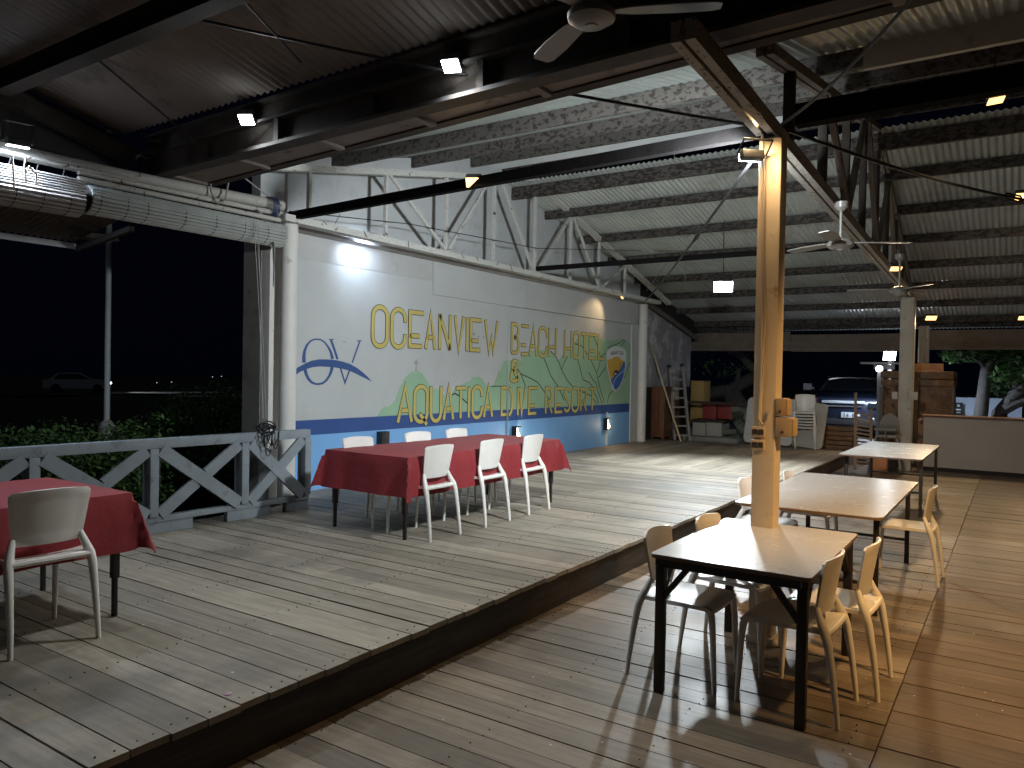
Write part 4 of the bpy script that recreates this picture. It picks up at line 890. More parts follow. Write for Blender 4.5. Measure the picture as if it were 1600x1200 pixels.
p = Vector((5.0, 1.25, 3.28)); q = at_x(1640, 318, 8.5); wire([p, q], .012, 'black_rubber', 'black cable with turnbuckle running right from the cream column top', .06)
mb = MB(); a = p.lerp(q, .77)-Vector((0, 0, .04)); b = p.lerp(q, .86)-Vector((0, 0, .03)); 
for s_ in (-1, 1): mb.tube([a, a.lerp(b, .15)+Vector((0, 0, .025*s_)), a.lerp(b, .85)+Vector((0, 0, .025*s_)), b], .008, 6)
solo('turnbuckle', mb, 'dark_steel', 'open frame turnbuckle on the right hand cable under the roof', 'turnbuckle')
wire([at_x(1440, -20, 3.7), (4.99, 1.29, 3.32)], .009, 'black_rubber', 'black cable rising from the cream column top to the upper right', .05)
mb = [at_y(452, 330, 6.45), at_y(640, 350, 6.45), at_y(840, 388, 6.45), at_x(1010, 392, 14), at_x(1180, 392, 12)]; wire(mb, .006, 'black_rubber', 'thin black wire strung across the white truss')
wire([at_y(370, 268, 6.5), at_y(442, 322, 6.6)], .007, 'grey_cord', 'grey wire from the valley girder to the left column top', .01)
wire([at_x(380, 0, 2.9), at_x(470, 97, 3.6)], .008, 'black_rubber', 'dark rod crossing the side roof at the upper left', 0)
wire([at_x(125, 70, 2.95), at_x(275, 195, 3.75), at_x(320, 235, 3.8)], .008, 'dark_steel', 'dark rod against the side roof left of the floodlight', 0)
wire([at_x(1010, 455, 15.3), at_x(1055, 392, 14.0), at_x(1075, 352, 13.0)], .008, 'grey_cord', 'pale wire rising from the right wall column', 0)
for a, b, l in (((1070, 415, 14), (1071, 445, 14), 'short frayed cord dangling left of the far floodlight'), ((1054, 232, 11), (1052, 285, 11), 'thin pale string hanging below the ridge')):
    wire([at_x(*a), at_x(*b)], .006, 'grey_cord', l, 0, 'cord')
mb = MB()
for q in range(16):
    a = at_y(random.uniform(455, 990), 0, 6.48); x_ = a.x; z_ = 3.36
    mb.tube([(x_, 6.47, z_), (x_+random.uniform(-.06, .06), 6.44, z_+random.uniform(-.12, .12))], .004, 4)
tag(mb.build('twigs', 'brown_steel'), 'dry twigs and nest scraps caught along the white truss', 'twigs', kind='stuff')
# conduits and boxes on the cream column
XF = NC[0]-.076
def onc(px, py, o=0): p = at_x(px, py, XF-o); return p
mb = MB().tube([onc(1191, 212, .012), onc(1191, 400, .012), onc(1190, 560, .012), onc(1188, 640, .012)], .008, 6)
mb.tube([onc(1196, 235, .01), onc(1193, 380, .014), onc(1196, 500, .014), onc(1190, 570, .014), onc(1186, 640, .014), onc(1186, 655, .014), onc(1192, 664, .014), onc(1200, 658, .014), onc(1204, 640, .014)], .006, 6)
mb.tube([onc(1194, 560, .012), onc(1191, 600, .012), onc(1187, 668, .012)], .006, 6)
solo('conduit', mb, 'column_cream', 'cream cables and conduit running down the face of the cream column', 'conduit')
for (x0, y0, x1, y1, lb) in ((1175, 666, 1196, 683, 'upper double socket plate on the cream column'), (1174, 686, 1195, 703, 'lower double socket plate on the cream column')):
    p = onc(x0, y0); q = onc(x1, y1); t = thing('socket_plate', lb, 'socket', (XF, (p.y+q.y)/2, q.z))
    MB().span((XF-.018, q.y, q.z), (XF-.0005, p.y, p.z)).build('plate', 'plate_cream', t, bevel=.004)
    for i in (0, 1):
        yc = p.y+(q.y-p.y)*(.28+.44*i); MB().span((XF-.022, yc-.016, q.z+.016), (XF-.0185, yc+.016, p.z-.016)).build('insert', 'dark_steel', t, smooth=False)
for (x0, y0, x1, y1, lb, dy) in ((1207, 622, 1223, 650, 'small tan junction box on the right side of the cream column', .06), (1206, 652, 1232, 682, 'large tan breaker box on the right side of the cream column', .10)):
    z1_ = onc(1212, y0).z; z0_ = onc(1212, y1).z; yb = NC[1]-.073; t = thing('junction_box', lb, 'box', (NC[0], yb, z0_))
    MB().span((NC[0]-.085, yb-dy, z0_), (NC[0]+.03, yb, z1_)).build('case', 'box_tan', t, bevel=.006)
    MB().span((NC[0]-.08, yb-dy-.012, z0_+.008), (NC[0]+.025, yb-dy-.0005, z1_-.008)).build('cover', 'box_tan', t, bevel=.004)
    MB().lathe((NC[0]-.087, yb-dy*.45, z0_+.03), [(.008, -.002), (.008, .004)], 10, (-1, 0, 0)).build('knockout', 'dark_steel', t)

# ================================================================== FAR RIGHT BACKGROUND
ow = thing('side_wall', 'dirty grey plaster wall beyond the right round column', 'wall', (17.2, 7.0, ST))
mb = MB().prism([(15.61, 6.96, 1.45), (15.61, 6.96, 3.3), (18.7, 6.96, 2.68), (18.7, 6.96, 1.45)], (0, .2, 0)); mb.build('plaster_panel', 'old_wall', ow, smooth=False)
MB().prism([(15.61, 7.0, 3.31), (15.61, 7.0, 3.79), (19.3, 7.0, 3.09), (19.3, 7.0, 2.57), (18.7, 7.0, 2.69)], (0, .1, 0)).build('upper_boards', 'dark_infill', ow, smooth=False)
MB().beam((15.5, 6.93, 3.40), (19.2, 6.93, 2.66), .06, .10).build('rake_board', 'brown_steel', ow, smooth=False)
MB().span((15.61, 6.98, .2), (18.7, 7.15, 1.449)).build('lower_boards', 'dark_infill', ow, smooth=False)
def bxat(X, x0, y0, x1, y1, dx): # front face on plane X between pixel corners
    p = at_x(x0, (y0+y1)/2, X); q = at_x(x1, (y0+y1)/2, X); t_ = at_x((x0+x1)/2, y0, X); b_ = at_x((x0+x1)/2, y1, X)
    return (X, q.y, b_.z), (X+dx, p.y, t_.z)
a, b = bxat(16.15, 1017, 604, 1038, 689, .5); a = (a[0], a[1], ST+.06)
t = thing('wooden_cabinet', 'tall dark brown wooden cabinet beside the right round column', 'cabinet', (16.4, (a[1]+b[1])/2, ST))
MB().span(a, b).build('body', 'brown_wood', t, bevel=.008)
MB().span((a[0]-.02, a[1]+.03, a[2]+.05), (a[0]-.001, (a[1]+b[1])/2-.004, b[2]-.06)).build('door', 'brown_wood', t, bevel=.004); MB().span((a[0]-.02, (a[1]+b[1])/2+.004, a[2]+.05), (a[0]-.001, b[1]-.03, b[2]-.06)).build('door', 'brown_wood', t, bevel=.004)
for x_ in (a[0]+.03, b[0]-.03):
    for y_ in (a[1]+.03, b[1]-.03): MB().span((x_-.025, y_-.025, ST), (x_+.025, y_+.025, ST+.059)).build('foot', 'brown_wood', t, smooth=False)
bq0, bq1 = bxat(16.9, 1037, 626, 1054, 690, .3); zt0 = at_x(1045, 626, 16.9).z; zt1 = at_x(1045, 604, 16.9).z; bh = (zt1-zt0)/3
for i in range(3):
    solo('card_box', MB().span((16.9-.01*i, bq0[1]+.02, zt0+bh*i+.004), (17.2, bq1[1]-.01*i, zt0+bh*(i+1))), 'plate_cream', ['lowest of three pale boxes piled behind the leaning pole', 'middle of three pale boxes piled behind the leaning pole', 'top one of three pale boxes piled behind the leaning pole'][i], 'box', 'pale boxes piled behind the pole', bevel=.004)
solo('box_stand', MB().span((16.9, bq0[1], .2), (17.2, bq1[1], zt0)), 'brown_wood', 'dark stand carrying the pale boxes behind the leaning pole', 'stand', bevel=.01)
solo('wooden_pole', MB().tube([at_x(1064, 690, 15.7), at_x(1016, 536, 16.1)], [.022, .016], 8), 'pale_wood', 'long pale wooden pole leaning against the right round column', 'pole')
lt = thing('step_ladder', 'weathered grey step ladder leaning behind the pale pole', 'ladder', (16.5, 5.8, .26))
P0, P1 = at_x(1054, 688, 16.3), at_x(1046, 574, 16.75); Q0, Q1 = at_x(1077, 689, 16.3), at_x(1066, 572, 16.75)
for p, q in ((P0, P1), (Q0, Q1)): MB().beam(p, q, .05, .09).build('rail', 'grey_wood', lt, smooth=False)
for i in range(8):
    t_ = .07+.125*i; MB().beam(P0.lerp(P1, t_), Q0.lerp(Q1, t_), .06, .035).build('rung', 'grey_wood', lt, smooth=False)
for p in (P1, Q1): MB().lathe(p+Vector((-.03, 0, .02)), [(.03, -.03), (.06, 0), (.03, .04)], 10).build('cap', 'dark_steel', lt)
def cab(X, r_, dx, mt, name, label, cat, door=True):
    a, b = bxat(X, *r_, dx); t = thing(name, label, cat, (X, (a[1]+b[1])/2, a[2])); MB().span(a, b).build('body', mt, t, bevel=.01)
    if door: MB().span((X-.02, a[1]+.05, a[2]+.06), (X-.001, b[1]-.05, b[2]-.06)).build('door', mt, t, bevel=.006)
    return a, b
cab(18.2, (1079, 595, 1099, 662, ), .5, 'yellow_door', 'tall_cupboard', 'tall yellow brown cupboard behind the step ladder', 'cupboard')
for i, (x0, x1, l) in enumerate(((1098, 1119, 'left one of two red plastic crates in the back corner'), (1121, 1145, 'right one of two red plastic crates in the back corner'))):
    a, b = bxat(17.9, x0, 632, x1, 655, .4); t = thing('red_crate', l, 'crate', (17.9, (a[1]+b[1])/2, a[2]), 'red crates in the back corner')
    MB().span(a, b).build('body', 'red_box', t, bevel=.01); MB().span((17.87, a[1]-.01, b[2]-.05), (17.899, b[1]+.01, b[2]+.01)).build('rim', 'red_box', t, bevel=.004)
for i, (x0, x1, l) in enumerate(((1082, 1102, 'left low cream cabinet under the red crates'), (1103, 1127, 'right low cream cabinet under the red crates'))):
    cab(17.7, (x0, 660, x1, 684), .6, 'cream_cab', 'low_cabinet', l, 'cabinet')
a, b = bxat(17.65, 1080, 656, 1132, 659.5, .7); solo('counter_board', MB().span(a, b), 'dark_steel', 'dark worktop lying over the low cream cabinets', 'worktop')
a, b = bxat(17.2, 1066, 683, 1152, 691, .35); solo('stone_kerb', MB().span(a, b), 'stone', 'rough pale stone kerb in front of the low cabinets', 'kerb', bevel=.03)
a, b = bxat(17.4, 1072, 628, 1176, 632, .06); solo('rail_bar', MB().span(a, b), 'dark_steel', 'dark horizontal rail behind the ladder and crates', 'rail')
mb = MB(); a, b = bxat(18.0, 1145, 632, 1172, 690, .5)
for q in range(16):
    c = Vector((random.uniform(17.8, 18.3), random.uniform(a[1], b[1]), random.uniform(a[2], b[2]-.1))); mb.box(c, (random.uniform(.1, .4), random.uniform(.1, .35), random.uniform(.03, .25)), Matrix.Rotation(random.random()*3, 3, Vector((random.random()-.5, random.random()-.5, random.random()-.5)).normalized()))
solo('scrap_heap', mb, 'tarp', 'heap of greenish scrap and folded tarpaulin beside the leaning table tops', 'scrap heap')
# leaning table tops
def leaning(p0, p1, h, lean, mt, label):
    p0, p1 = Vector(p0), Vector(p1); d = (p1-p0).normalized(); n_ = Vector((-d.y, d.x, 0)); n_ = n_ if n_.x > 0 else -n_
    up = (Vector((0, 0, 1))*math.cos(lean)+n_*math.sin(lean)); L_ = (p1-p0).length; r_ = .09; pts = []
    for cx, cz, a0 in ((L_-r_, h-r_, 0), (r_, h-r_, 90), (r_, r_, 180), (L_-r_, r_, 270)):
        for i in range(5): a = R(a0+22.5*i); pts.append(p0+d*(cx+r_*math.cos(a))+up*(cz+r_*math.sin(a)))
    return solo('folded_tabletop', MB().prism(pts, n_*.035), mt, label, 'table top', 'white table tops leaning at the stage end', smooth=False)
p0, p1 = at_x(1161, 690, 16.55), at_x(1236, 697, 16.25); leaning(p0, p1, .98, R(10), 'table_white', 'white folded table top leaning behind the cream column')
p0, p1 = at_x(1206, 691, 16.62), at_x(1283, 703, 16.30); leaning(p0, p1, .95, R(14), 'cream_cab', 'greyer folded table top leaning behind the stack of chairs')
a, b = bxat(17.9, 1240, 621, 1272, 640, .4); solo('red_crate', MB().span((a[0], a[1], .2), b), 'red_box', 'dark red bin standing behind the stack of chairs', 'bin', bevel=.02)
# stacked planks
for i in range(7):
    z_ = .2+.1*i; a, b = bxat(17.3, 1284, 650, 1336, 700, .1); solo('timber_plank', MB().box((17.6+random.uniform(-.04, .04), (a[1]+b[1])/2+random.uniform(-.05, .05), z_-.15), (.55, b[1]-a[1], .085), Matrix.Rotation(random.uniform(-.04, .04), 3, 'Z')), 'crate_wood', 'dark timber plank, %s of the pile below the parked pickup' % ('lowest', 'second from the bottom', 'third from the bottom', 'middle', 'third from the top', 'second from the top', 'topmost')[i], 'plank', 'pile of dark planks', bevel=.004)
# slatted wooden rack
sr = thing('slatted_rack', 'upright brown wooden rack with many rungs in front of the pickup', 'rack', (16.6, 2.8, 0))
P0, P1 = at_x(1336, 733, 15.2), at_x(1337, 614, 15.7); Q0, Q1 = at_x(1361, 735, 15.2), at_x(1361, 640, 15.7)
MB().beam(P0, P1, .05, .06).build('rail', 'slat_wood', sr, smooth=False); MB().beam(Q0, Q1, .05, .06).build('rail', 'slat_wood', sr, smooth=False)
n_ = 13
for i in range(n_): t_ = .12+.84*i/n_; MB().beam(P0.lerp(P1, t_*.82), Q0.lerp(Q1, t_), .03, .035).build('rung', 'slat_wood', sr, smooth=False)
# high chair
hc = at_z(1385, 738, 0); hx, hy = hc.x, hc.y; t = thing('high_chair', 'white baby high chair with grey seat pad behind the farthest table', 'high chair', (hx, hy, 0)); ph = at_x(1385, 672, hx).z
for sx in (-1, 1):
    for sy in (-1, 1): MB().tube([(hx+sx*.28, hy+sy*.27, 0), (hx+sx*.15, hy+sy*.17, ph-.12)], .018, 8).build('leg', 'fan_white', t)
g = [[(hx+.14+.02*i, hy-.17*math.sqrt(max(.02, 1-(i/8)**4))*(1-2*j/8), ph-.12+.42*i/8) for j in range(9)] for i in range(9)]; MB().shell(g, .02).build('backrest', 'fan_white', t)
MB().box((hx+.06, hy, ph+.02), (.12, .30, .16)).build('seat_pad', 'grey_fabric', t, bevel=.04); MB().box((hx, hy, ph-.11), (.34, .34, .05)).build('seat', 'fan_white', t, bevel=.015)
mb = MB().tube([(hx-.1, hy+.19, ph+.02), (hx-.26, hy+.17, ph+.02), (hx-.30, hy, ph+.02), (hx-.26, hy-.17, ph+.02), (hx-.1, hy-.19, ph+.02)], .022, 8); mb.tube([(hx-.30, hy, ph+.02), (hx-.2, hy, ph-.12)], .018, 8); mb.build('front_bar', 'fan_white', t)
MB().lathe((hx-.02, hy, .12), [(.16, -.1), (.2, 0), (.2, .22), (.12, .28)], 14).build('foot_rest', 'dark_body', t)
a, b = bxat(15.2, 1363, 716, 1386, 730, .3); solo('orange_crate', MB().span((a[0], a[1], .002), (b[0], b[1], a[2]+.17)), 'orange_box', 'orange box on the floor under the farthest table', 'box', bevel=.03)
# bar wall
ba = at_z(1441, 735, 0); bt = at_x(1441, 648, ba.x).z
bw = thing('bar_counter', 'plain grey bar wall with a brown wooden top at the right', 'counter', (16.7, -1.5, 0))
MB().span((ba.x, -6, 0), (ba.x+.14, ba.y, bt-.035)).build('front_panel', 'bar_wall', bw, smooth=False)
MB().span((ba.x-.06, -6, bt-.034), (ba.x+.42, ba.y+.03, bt)).build('counter_top', 'brown_wood', bw, bevel=.005)
MB().span((ba.x-.012, -6, 0.001), (ba.x-.001, ba.y, .08)).build('skirting', 'dark_infill', bw, smooth=False)
# rusty wooden shed
shd = thing('wooden_shed', 'rusty brown wooden shed of peeling panels behind the far square column', 'shed', (18.2, 1.9, 0)); X = 17.6
a, b = bxat(X, 1378, 600, 1420, 700, .9); MB().span((X, a[1], -.05), b).build('peeling_panel', 'crate_peel', shd, smooth=False)
a, b = bxat(X-.03, 1432, 603, 1488, 700, .9); MB().span((X-.03, a[1], -.05), b).build('rust_panel', 'crate_wood', shd, smooth=False)
for r_ in ((1376, 580, 1490, 592), (1376, 593, 1490, 603)):
    a, b = bxat(X-.1, *r_, 1.1); MB().span(a, b).build('lintel', 'crate_wood', shd, bevel=.01)
for x0, x1 in ((1373, 1379), (1428, 1434), (1486, 1490)):
    a, b = bxat(X-.08, x0, 604, x1, 700, .1); MB().span((a[0], a[1], -.05), b).build('post', 'brown_steel', shd, smooth=False)
a, b = bxat(X+.3, 1430, 568, 1474, 580, .1); MB().span(a, b).build('top_panel', 'crate_wood', shd, smooth=False)
a, b = bxat(16.45, 1433, 655, 1443, 735, .3); solo('brick_stub', MB().span((a[0], a[1], 0), (b[0], b[1], b[2])), 'crate_peel', 'rough peeling timber stub beside the bar wall end', 'post', bevel=.02)
# far blinds along the far eave
def far_blind(x0, x1, ytop, ybot, X, label):
    p = at_x(x0, ybot, X); q = at_x(x1, ybot+(0), X); zt_ = at_x((x0+x1)/2, ytop, X).z; zb_ = at_x((x0+x1)/2, ybot, X).z; r_ = .10
    return blind((X, p.y, zb_+r_), (X, q.y, zb_+r_), r_, max(.02, zt_-zb_-2*r_), 'far_blind', label, (.1, .35, .6, .9), 'rolled blinds along the far eave', n=16, end=True)
far_blind(1078, 1236, 515, 548, 19.2, 'rolled brown blind at the far eave left of the cream column')
far_blind(1237, 1420, 517, 549, 19.0, 'rolled brown blind at the far eave right of the cream column')
far_blind(1440, 1640, 510, 546, 18.9, 'rolled brown blind at the far eave over the bar wall')
solo('eave_beam', MB().beam((19.4, 7, 2.98), (19.4, -5.4, 2.98), .1, .16), 'peeling_dark', 'long flaking beam along the far eave above the brown blinds', 'beam', smooth=False)
# white wall in the yard, poster and trees
yw = at_x(1540, 622, 23); solo('yard_wall', MB().span((23, at_x(1597, 640, 23).y, -.2), (23.2, at_x(1486, 640, 23).y, yw.z)), 'yard_wall', 'low bluish white wall in the yard beyond the bar', 'wall', smooth=False)
a, b = bxat(22.9, 1491, 629, 1504, 654, .02); t = thing('notice_board', 'small black notice board with pale marks before the white yard wall', 'sign', (22.9, (a[1]+b[1])/2, a[2]))
MB().span(a, b).build('board', 'black_rubber', t, smooth=False)
ry = (a[1]+b[1])/2; rw = (b[1]-a[1]); MB().span((22.893, ry-rw*.15, b[2]-.11), (22.899, ry+rw*.15, b[2]-.05)).span((22.893, ry-rw*.3, a[2]+.22), (22.899, ry+rw*.3, a[2]+.25)).span((22.893, ry-rw*.25, a[2]+.15), (22.899, ry+rw*.25, a[2]+.17)).build('printed_marks', 'plate_paper', t, smooth=False)
def leaves(mb, c, rad, n, size, flat=1.0):
    for q in range(n):
        while True:
            o_ = Vector((random.uniform(-1, 1), random.uniform(-1, 1), random.uniform(-1, 1)))
            if .25 < o_.length < 1: break
        p = Vector(c)+Vector((o_.x*rad[0], o_.y*rad[1], o_.z*rad[2])); s_ = size*random.uniform(.6, 1.3)
        a = Vector((random.uniform(-1, 1), random.uniform(-1, 1), random.uniform(-.6, .6))).normalized(); b = a.cross(Vector((random.uniform(-.5, .5), random.uniform(-.5, .5), 1))).normalized()
        mb.add([p-a*s_, p+b*s_*.45, p+a*s_, p-b*s_*.45], [(0, 1, 2, 3)])
def tree(label, trunk, limbs, clumps, group='trees in the dark yard', nl=95, size=.085):
    b_ = trunk[0][0]; t = thing('leafy_tree', label, 'tree', tuple(b_), group)
    MB().tube([p for p, r_ in trunk], [r_ for p, r_ in trunk], 10).build('trunk', 'bark', t)
    for l in limbs: MB().tube([p for p, r_ in l], [r_ for p, r_ in l], 8).build('limb', 'bark', t)
    mb = MB()
    for c, r_ in clumps: leaves(mb, c, r_, nl, size)
    mb.build('crown', 'leaf_tree', t, smooth=False, fix=False); return t
D = 21.5; ax = lambda x_, y_, o=0: at_x(x_, y_, D+o)
def cl_(l, s_=(.55, .55, .4), o=0): return [(ax(x_, y_, o+random.uniform(-.5, .5)), tuple(q*random.uniform(.6, 1.1) for q in s_)) for x_, y_ in l]
tree('young tree with a forked pale trunk beyond the bar wall', [(Vector((D, ax(1530, 660).y, -.2)), .17), (ax(1532, 655), .16), (ax(1537, 610), .14), (ax(1541, 578), .13)],
     [[(ax(1541, 578), .11), (ax(1536, 568), .07), (ax(1526, 562), .04)], [(ax(1541, 580), .11), (ax(1552, 560), .09), (ax(1558, 540), .07)]],
     cl_([(1485, 553), (1495, 558), (1530, 552), (1548, 548), (1520, 556), (1565, 556), (1575, 550)], (.32, .32, .16)))
tree('tree with low spreading limbs at the right edge of the yard', [(Vector((D, ax(1556, 665, 1).y, -.2)), .2), (ax(1562, 645, .5), .17), (ax(1585, 618), .14), (ax(1602, 605), .12), (ax(1640, 590), .1)],
     [[(ax(1570, 640), .12), (ax(1590, 630), .11), (ax(1620, 622), .1)], [(ax(1575, 632), .1), (ax(1584, 612), .07), (ax(1592, 590), .05)]],
     cl_([(1575, 565), (1590, 556), (1602, 570), (1580, 585), (1566, 590), (1598, 592), (1568, 608), (1588, 575), (1610, 560), (1572, 600), (1606, 600)], (.45, .45, .28)))
D = 23; tree('dim bare limbed tree behind the step ladder and crates', [(at_x(1165, 660, 23), .35), (at_x(1140, 610, 23), .3), (at_x(1105, 615, 23), .2), (at_x(1085, 630, 23), .15)],
     [[(at_x(1140, 610, 23), .2), (at_x(1175, 590, 23), .18), (at_x(1200, 570, 23), .15)], [(at_x(1185, 585, 22), .12), (at_x(1160, 558, 22), .1), (at_x(1135, 545, 22), .08)], [(at_x(1150, 605, 23), .1), (at_x(1155, 575, 23), .06)]],
     [(at_x(x_, y_, 23), (.6, .5, .35)) for x_, y_ in ((1150, 580), (1095, 565), (1120, 575), (1160, 565))], nl=35)
# pickup
def pickup():
    X = 21.2; c = at_x(1314, 640, X); t = thing('pickup_truck', 'dark navy pickup truck parked facing us outside the far end', 'pickup', (X, c.y, -.06)); cy = c.y-.05; W2_ = .93
    def Q(x_, y_, z_): return (X+x_, cy+y_, z_)
    zb = at_x(1314, 655, X).z-.15; zh = at_x(1314, 618, X).z; zt_ = at_x(1314, 590, X+1.6).z
    body = [(0, zb), (0, zh-.22), (.12, zh-.06), (1.25, zh+.06), (1.95, zt_-.03), (2.3, zt_), (3.2, zt_-.03), (3.5, zh+.1), (5.0, zh+.08), (5.0, zb)]
    secs = []
    for f, in_ in ((-1, 0), (-.93, .0), (.93, 0), (1, 0)):
        secs.append([Q(px_+(0.05 if abs(f) == 1 else 0), f*W2_*(1-.14*max(0, (pz_-zh)/(zt_-zh))), pz_-(.03 if abs(f) == 1 and pz_ > zb else 0)) for px_, pz_ in body])
    n = len(body); mb = MB(); mb.add([p for s_ in secs for p in s_], [(k_*n+i, k_*n+(i+1) % n, (k_+1)*n+(i+1) % n, (k_+1)*n+i) for k_ in range(3) for i in range(n)]+[tuple(range(n)), tuple(3*n+i for i in range(n-1, -1, -1))])
    mb.build('body', 'car_navy', t)
    wy = lambda z_: W2_*(1-.14*max(0, (z_-zh)/(zt_-zh)))-.1
    za, zc = zh+.10, zt_-.06; xa = 1.25+(1.95-1.25)*(za-zh-.06)/(zt_-.03-zh-.06); xc = 1.25+.7*(zc-zh-.06)/(zt_-.03-zh-.06)
    MB().prism([Q(xa-.02, -wy(za), za+.01), Q(xa-.02, wy(za), za+.01), Q(xc-.02, wy(zc), zc+.01), Q(xc-.02, -wy(zc), zc+.01)], (-.012, 0, .008)).build('windscreen', 'dark_glass', t, smooth=False)
    tr = [Q(xa-.05, wy(za)+.03, za), Q(xc-.06, wy(zc)+.02, zc), Q(xc+.02, wy(zc)*.6, zc+.055), Q(xc+.02, -wy(zc)*.6, zc+.055), Q(xc-.06, -wy(zc)-.02, zc), Q(xa-.05, -wy(za)-.03, za)]
    MB().tube(tr, .022, 6).build('roofline_highlight', 'chrome', t)  # added bright tube standing in for highlights along the roofline
    MB().span(Q(-.03, -.52, zh-.20), Q(-.002, .52, zh-.13)).build('grille_bar', 'plate_paper', t, bevel=.01); MB().span(Q(-.035, -.45, zh-.29), Q(-.004, .45, zh-.26)).build('grille_bar', 'chrome', t, smooth=False)
    for s_ in (-1, 1):
        MB().box(Q(-.01, s_*.72, zh-.24), (.06, .26, .14)).build('headlight', 'dark_glass', t, bevel=.02)
        hl = MB().tube([Q(1.1, s_*(W2_+.02), zh+.16), Q(1.1, s_*(W2_+.17), zh+.2)], .03, 6); hl.box(Q(1.1, s_*(W2_+.2), zh+.2), (.08, .22, .18)); hl.build('wing_mirror', 'pole_grey' if s_ > 0 else 'car_navy', t, bevel=.01)
        MB().box(Q(-.03, s_*.68, zb+.18), (.05, .16, .10)).build('fog_lamp', 'chrome', t, bevel=.02)
        for xx in (.85, 4.1):
            w = MB().lathe(Q(xx, s_*.83, .30), [(.36, -.11), (.38, -.08), (.38, .08), (.36, .11), (.2, .115)], 20, (0, 1, 0)); w.build('wheel', 'black_rubber', t)
    MB().span(Q(-.12, -.90, zb+.02), Q(-.001, .90, zb+.17)).build('bumper', 'dark_body', t, bevel=.03)
    plt = MB().span(Q(-.135, -.42, zb+.20), Q(-.03, .02, zb+.34)).build('number_plate', 'plate_paper', t, bevel=.01)
    mb = MB(); F2_ = dict(FONT); F2_['1'] = [('o', [(.2, .8), (.5, 1), (.5, 0)])]; F2_['4'] = [('o', [(.75, 0), (.75, 1), (.05, .3), (.95, .3)])]
    for i, ch in enumerate('14 BT'):
        if ch == ' ': continue
        y0 = -.03-.075*i
        for kind, pl in F2_[ch]:
            pts = [(X-.1365, cy+y0-.05*a_, zb+.225+.09*c_) for a_, c_ in pl]; mb.tube([Vector(p) for p in pts], .009, 4)
    mb.build('plate_lettering', 'ink', t)
    MB().tube([Q(2.0, -.74, zt_+.02), Q(2.4, -.7, zt_+.045), Q(3.2, -.74, zt_+.02)], .02, 6).tube([Q(2.0, .74, zt_+.02), Q(2.4, .7, zt_+.045), Q(3.2, .74, zt_+.02)], .02, 6).build('roof_rail', 'chrome', t)
pickup()
a, b = bxat(20, 1344, 566, 1420, 569, .1); solo('gantry_bar', MB().span(a, b).span((20.02, a[1]+.3, b[2]-.17), (20.08, b[1]-.3, b[2]-.06)), 'grey_wood', 'grey horizontal bar frame outside above the pickup', 'bar', smooth=False)
a, b = bxat(19.8, 1370, 580, 1378, 640, .1); t = thing('utility_post', 'grey post with a small white lamp beside the wooden shed', 'post', (19.8, (a[1]+b[1])/2, -.05)); MB().span((a[0], a[1], -.05), (b[0], b[1], b[2]+.1)).build('shaft', 'grey_wood', t, smooth=False)
p = at_x(1374, 576, 19.7); MB().lathe(p, [(.03, -.07), (.07, -.05), (.075, .03), (.03, .07)], 14).build('lamp_globe', 'tiny_light', t)

# ================================================================== LEFT: night outside
p = at_y(167, 640, 9.9); lp = thing('street_pole', 'slim grey pole standing in the dark beyond the fence', 'pole', (p.x, 9.9, -.3))
MB().tube([(p.x, 9.9, -.3), (p.x, 9.9, 2.5), (p.x, 9.9, 6.0)], [.038, .036, .034], 14).build('shaft', 'pole_grey', lp); MB().lathe((p.x, 9.9, -.35), [(.10, 0), (.10, 1.28), (.05, 1.34)], 12).build('footing', 'concrete', lp)
def shrub(c, rad, n, label, size=.05):
    t = thing('leafy_shrub', label, 'shrub', (c[0], c[1], -.36), 'shrubs beyond the fence'); mb = MB()
    for q in range(22):
        a = random.random()*6.28; r_ = math.sqrt(random.random()); cc = (c[0]+rad[0]*r_*math.cos(a)*.85, c[1]+rad[1]*r_*math.sin(a)*.85, -.2+(rad[2]*(1-.65*r_*r_)+.2)*random.uniform(.45, 1.0))
        leaves(mb, cc, (rad[0]*.3, rad[1]*.3, rad[2]*.22), n//22, size)
    mb.build('foliage', 'leaf_shrub', t, smooth=False, fix=False)
    mb = MB()
    for q in range(7): a = random.random()*6.28; mb.tube([(c[0]+.1*math.cos(a), c[1]+.1*math.sin(a), -.4), (c[0]+rad[0]*.6*math.cos(a), c[1]+rad[1]*.6*math.sin(a), rad[2]*.6)], [.02, .008], 5)
    mb.build('stem', 'bark', t)
q1 = at_y(290, 640, 10.5); q2 = at_y(370, 650, 9.6); q3 = at_y(180, 660, 9.8); q4 = at_y(60, 660, 10.2)
q5 = at_y(330, 640, 12.0); q6 = at_y(235, 650, 9.2)
shrub((q1.x, 10.3), (1.3, .9, 1.5), 6500, 'tallest dark green shrub behind the fence near the square pillar', .04)
shrub((q2.x, 9.2), (.95, .7, 1.0), 5000, 'dark green shrub beside the square pillar beyond the fence', .038)
shrub((q6.x, 9.0), (1.0, .7, 1.05), 5000, 'dark green shrub between the slim pole and the tallest shrub', .038)
shrub((q3.x-.2, 9.2), (1.0, .6, .95), 5000, 'low dark green shrub below the slim pole beyond the fence', .038)
shrub((q4.x, 9.4), (1.3, .8, 1.05), 5000, 'low dark shrub beyond the fence at the left edge', .04)
shrub((q5.x, 12.2), (1.6, 1.0, 1.35), 4500, 'farther dark shrub left of the square pillar, behind the tallest one', .045)
mb = MB()
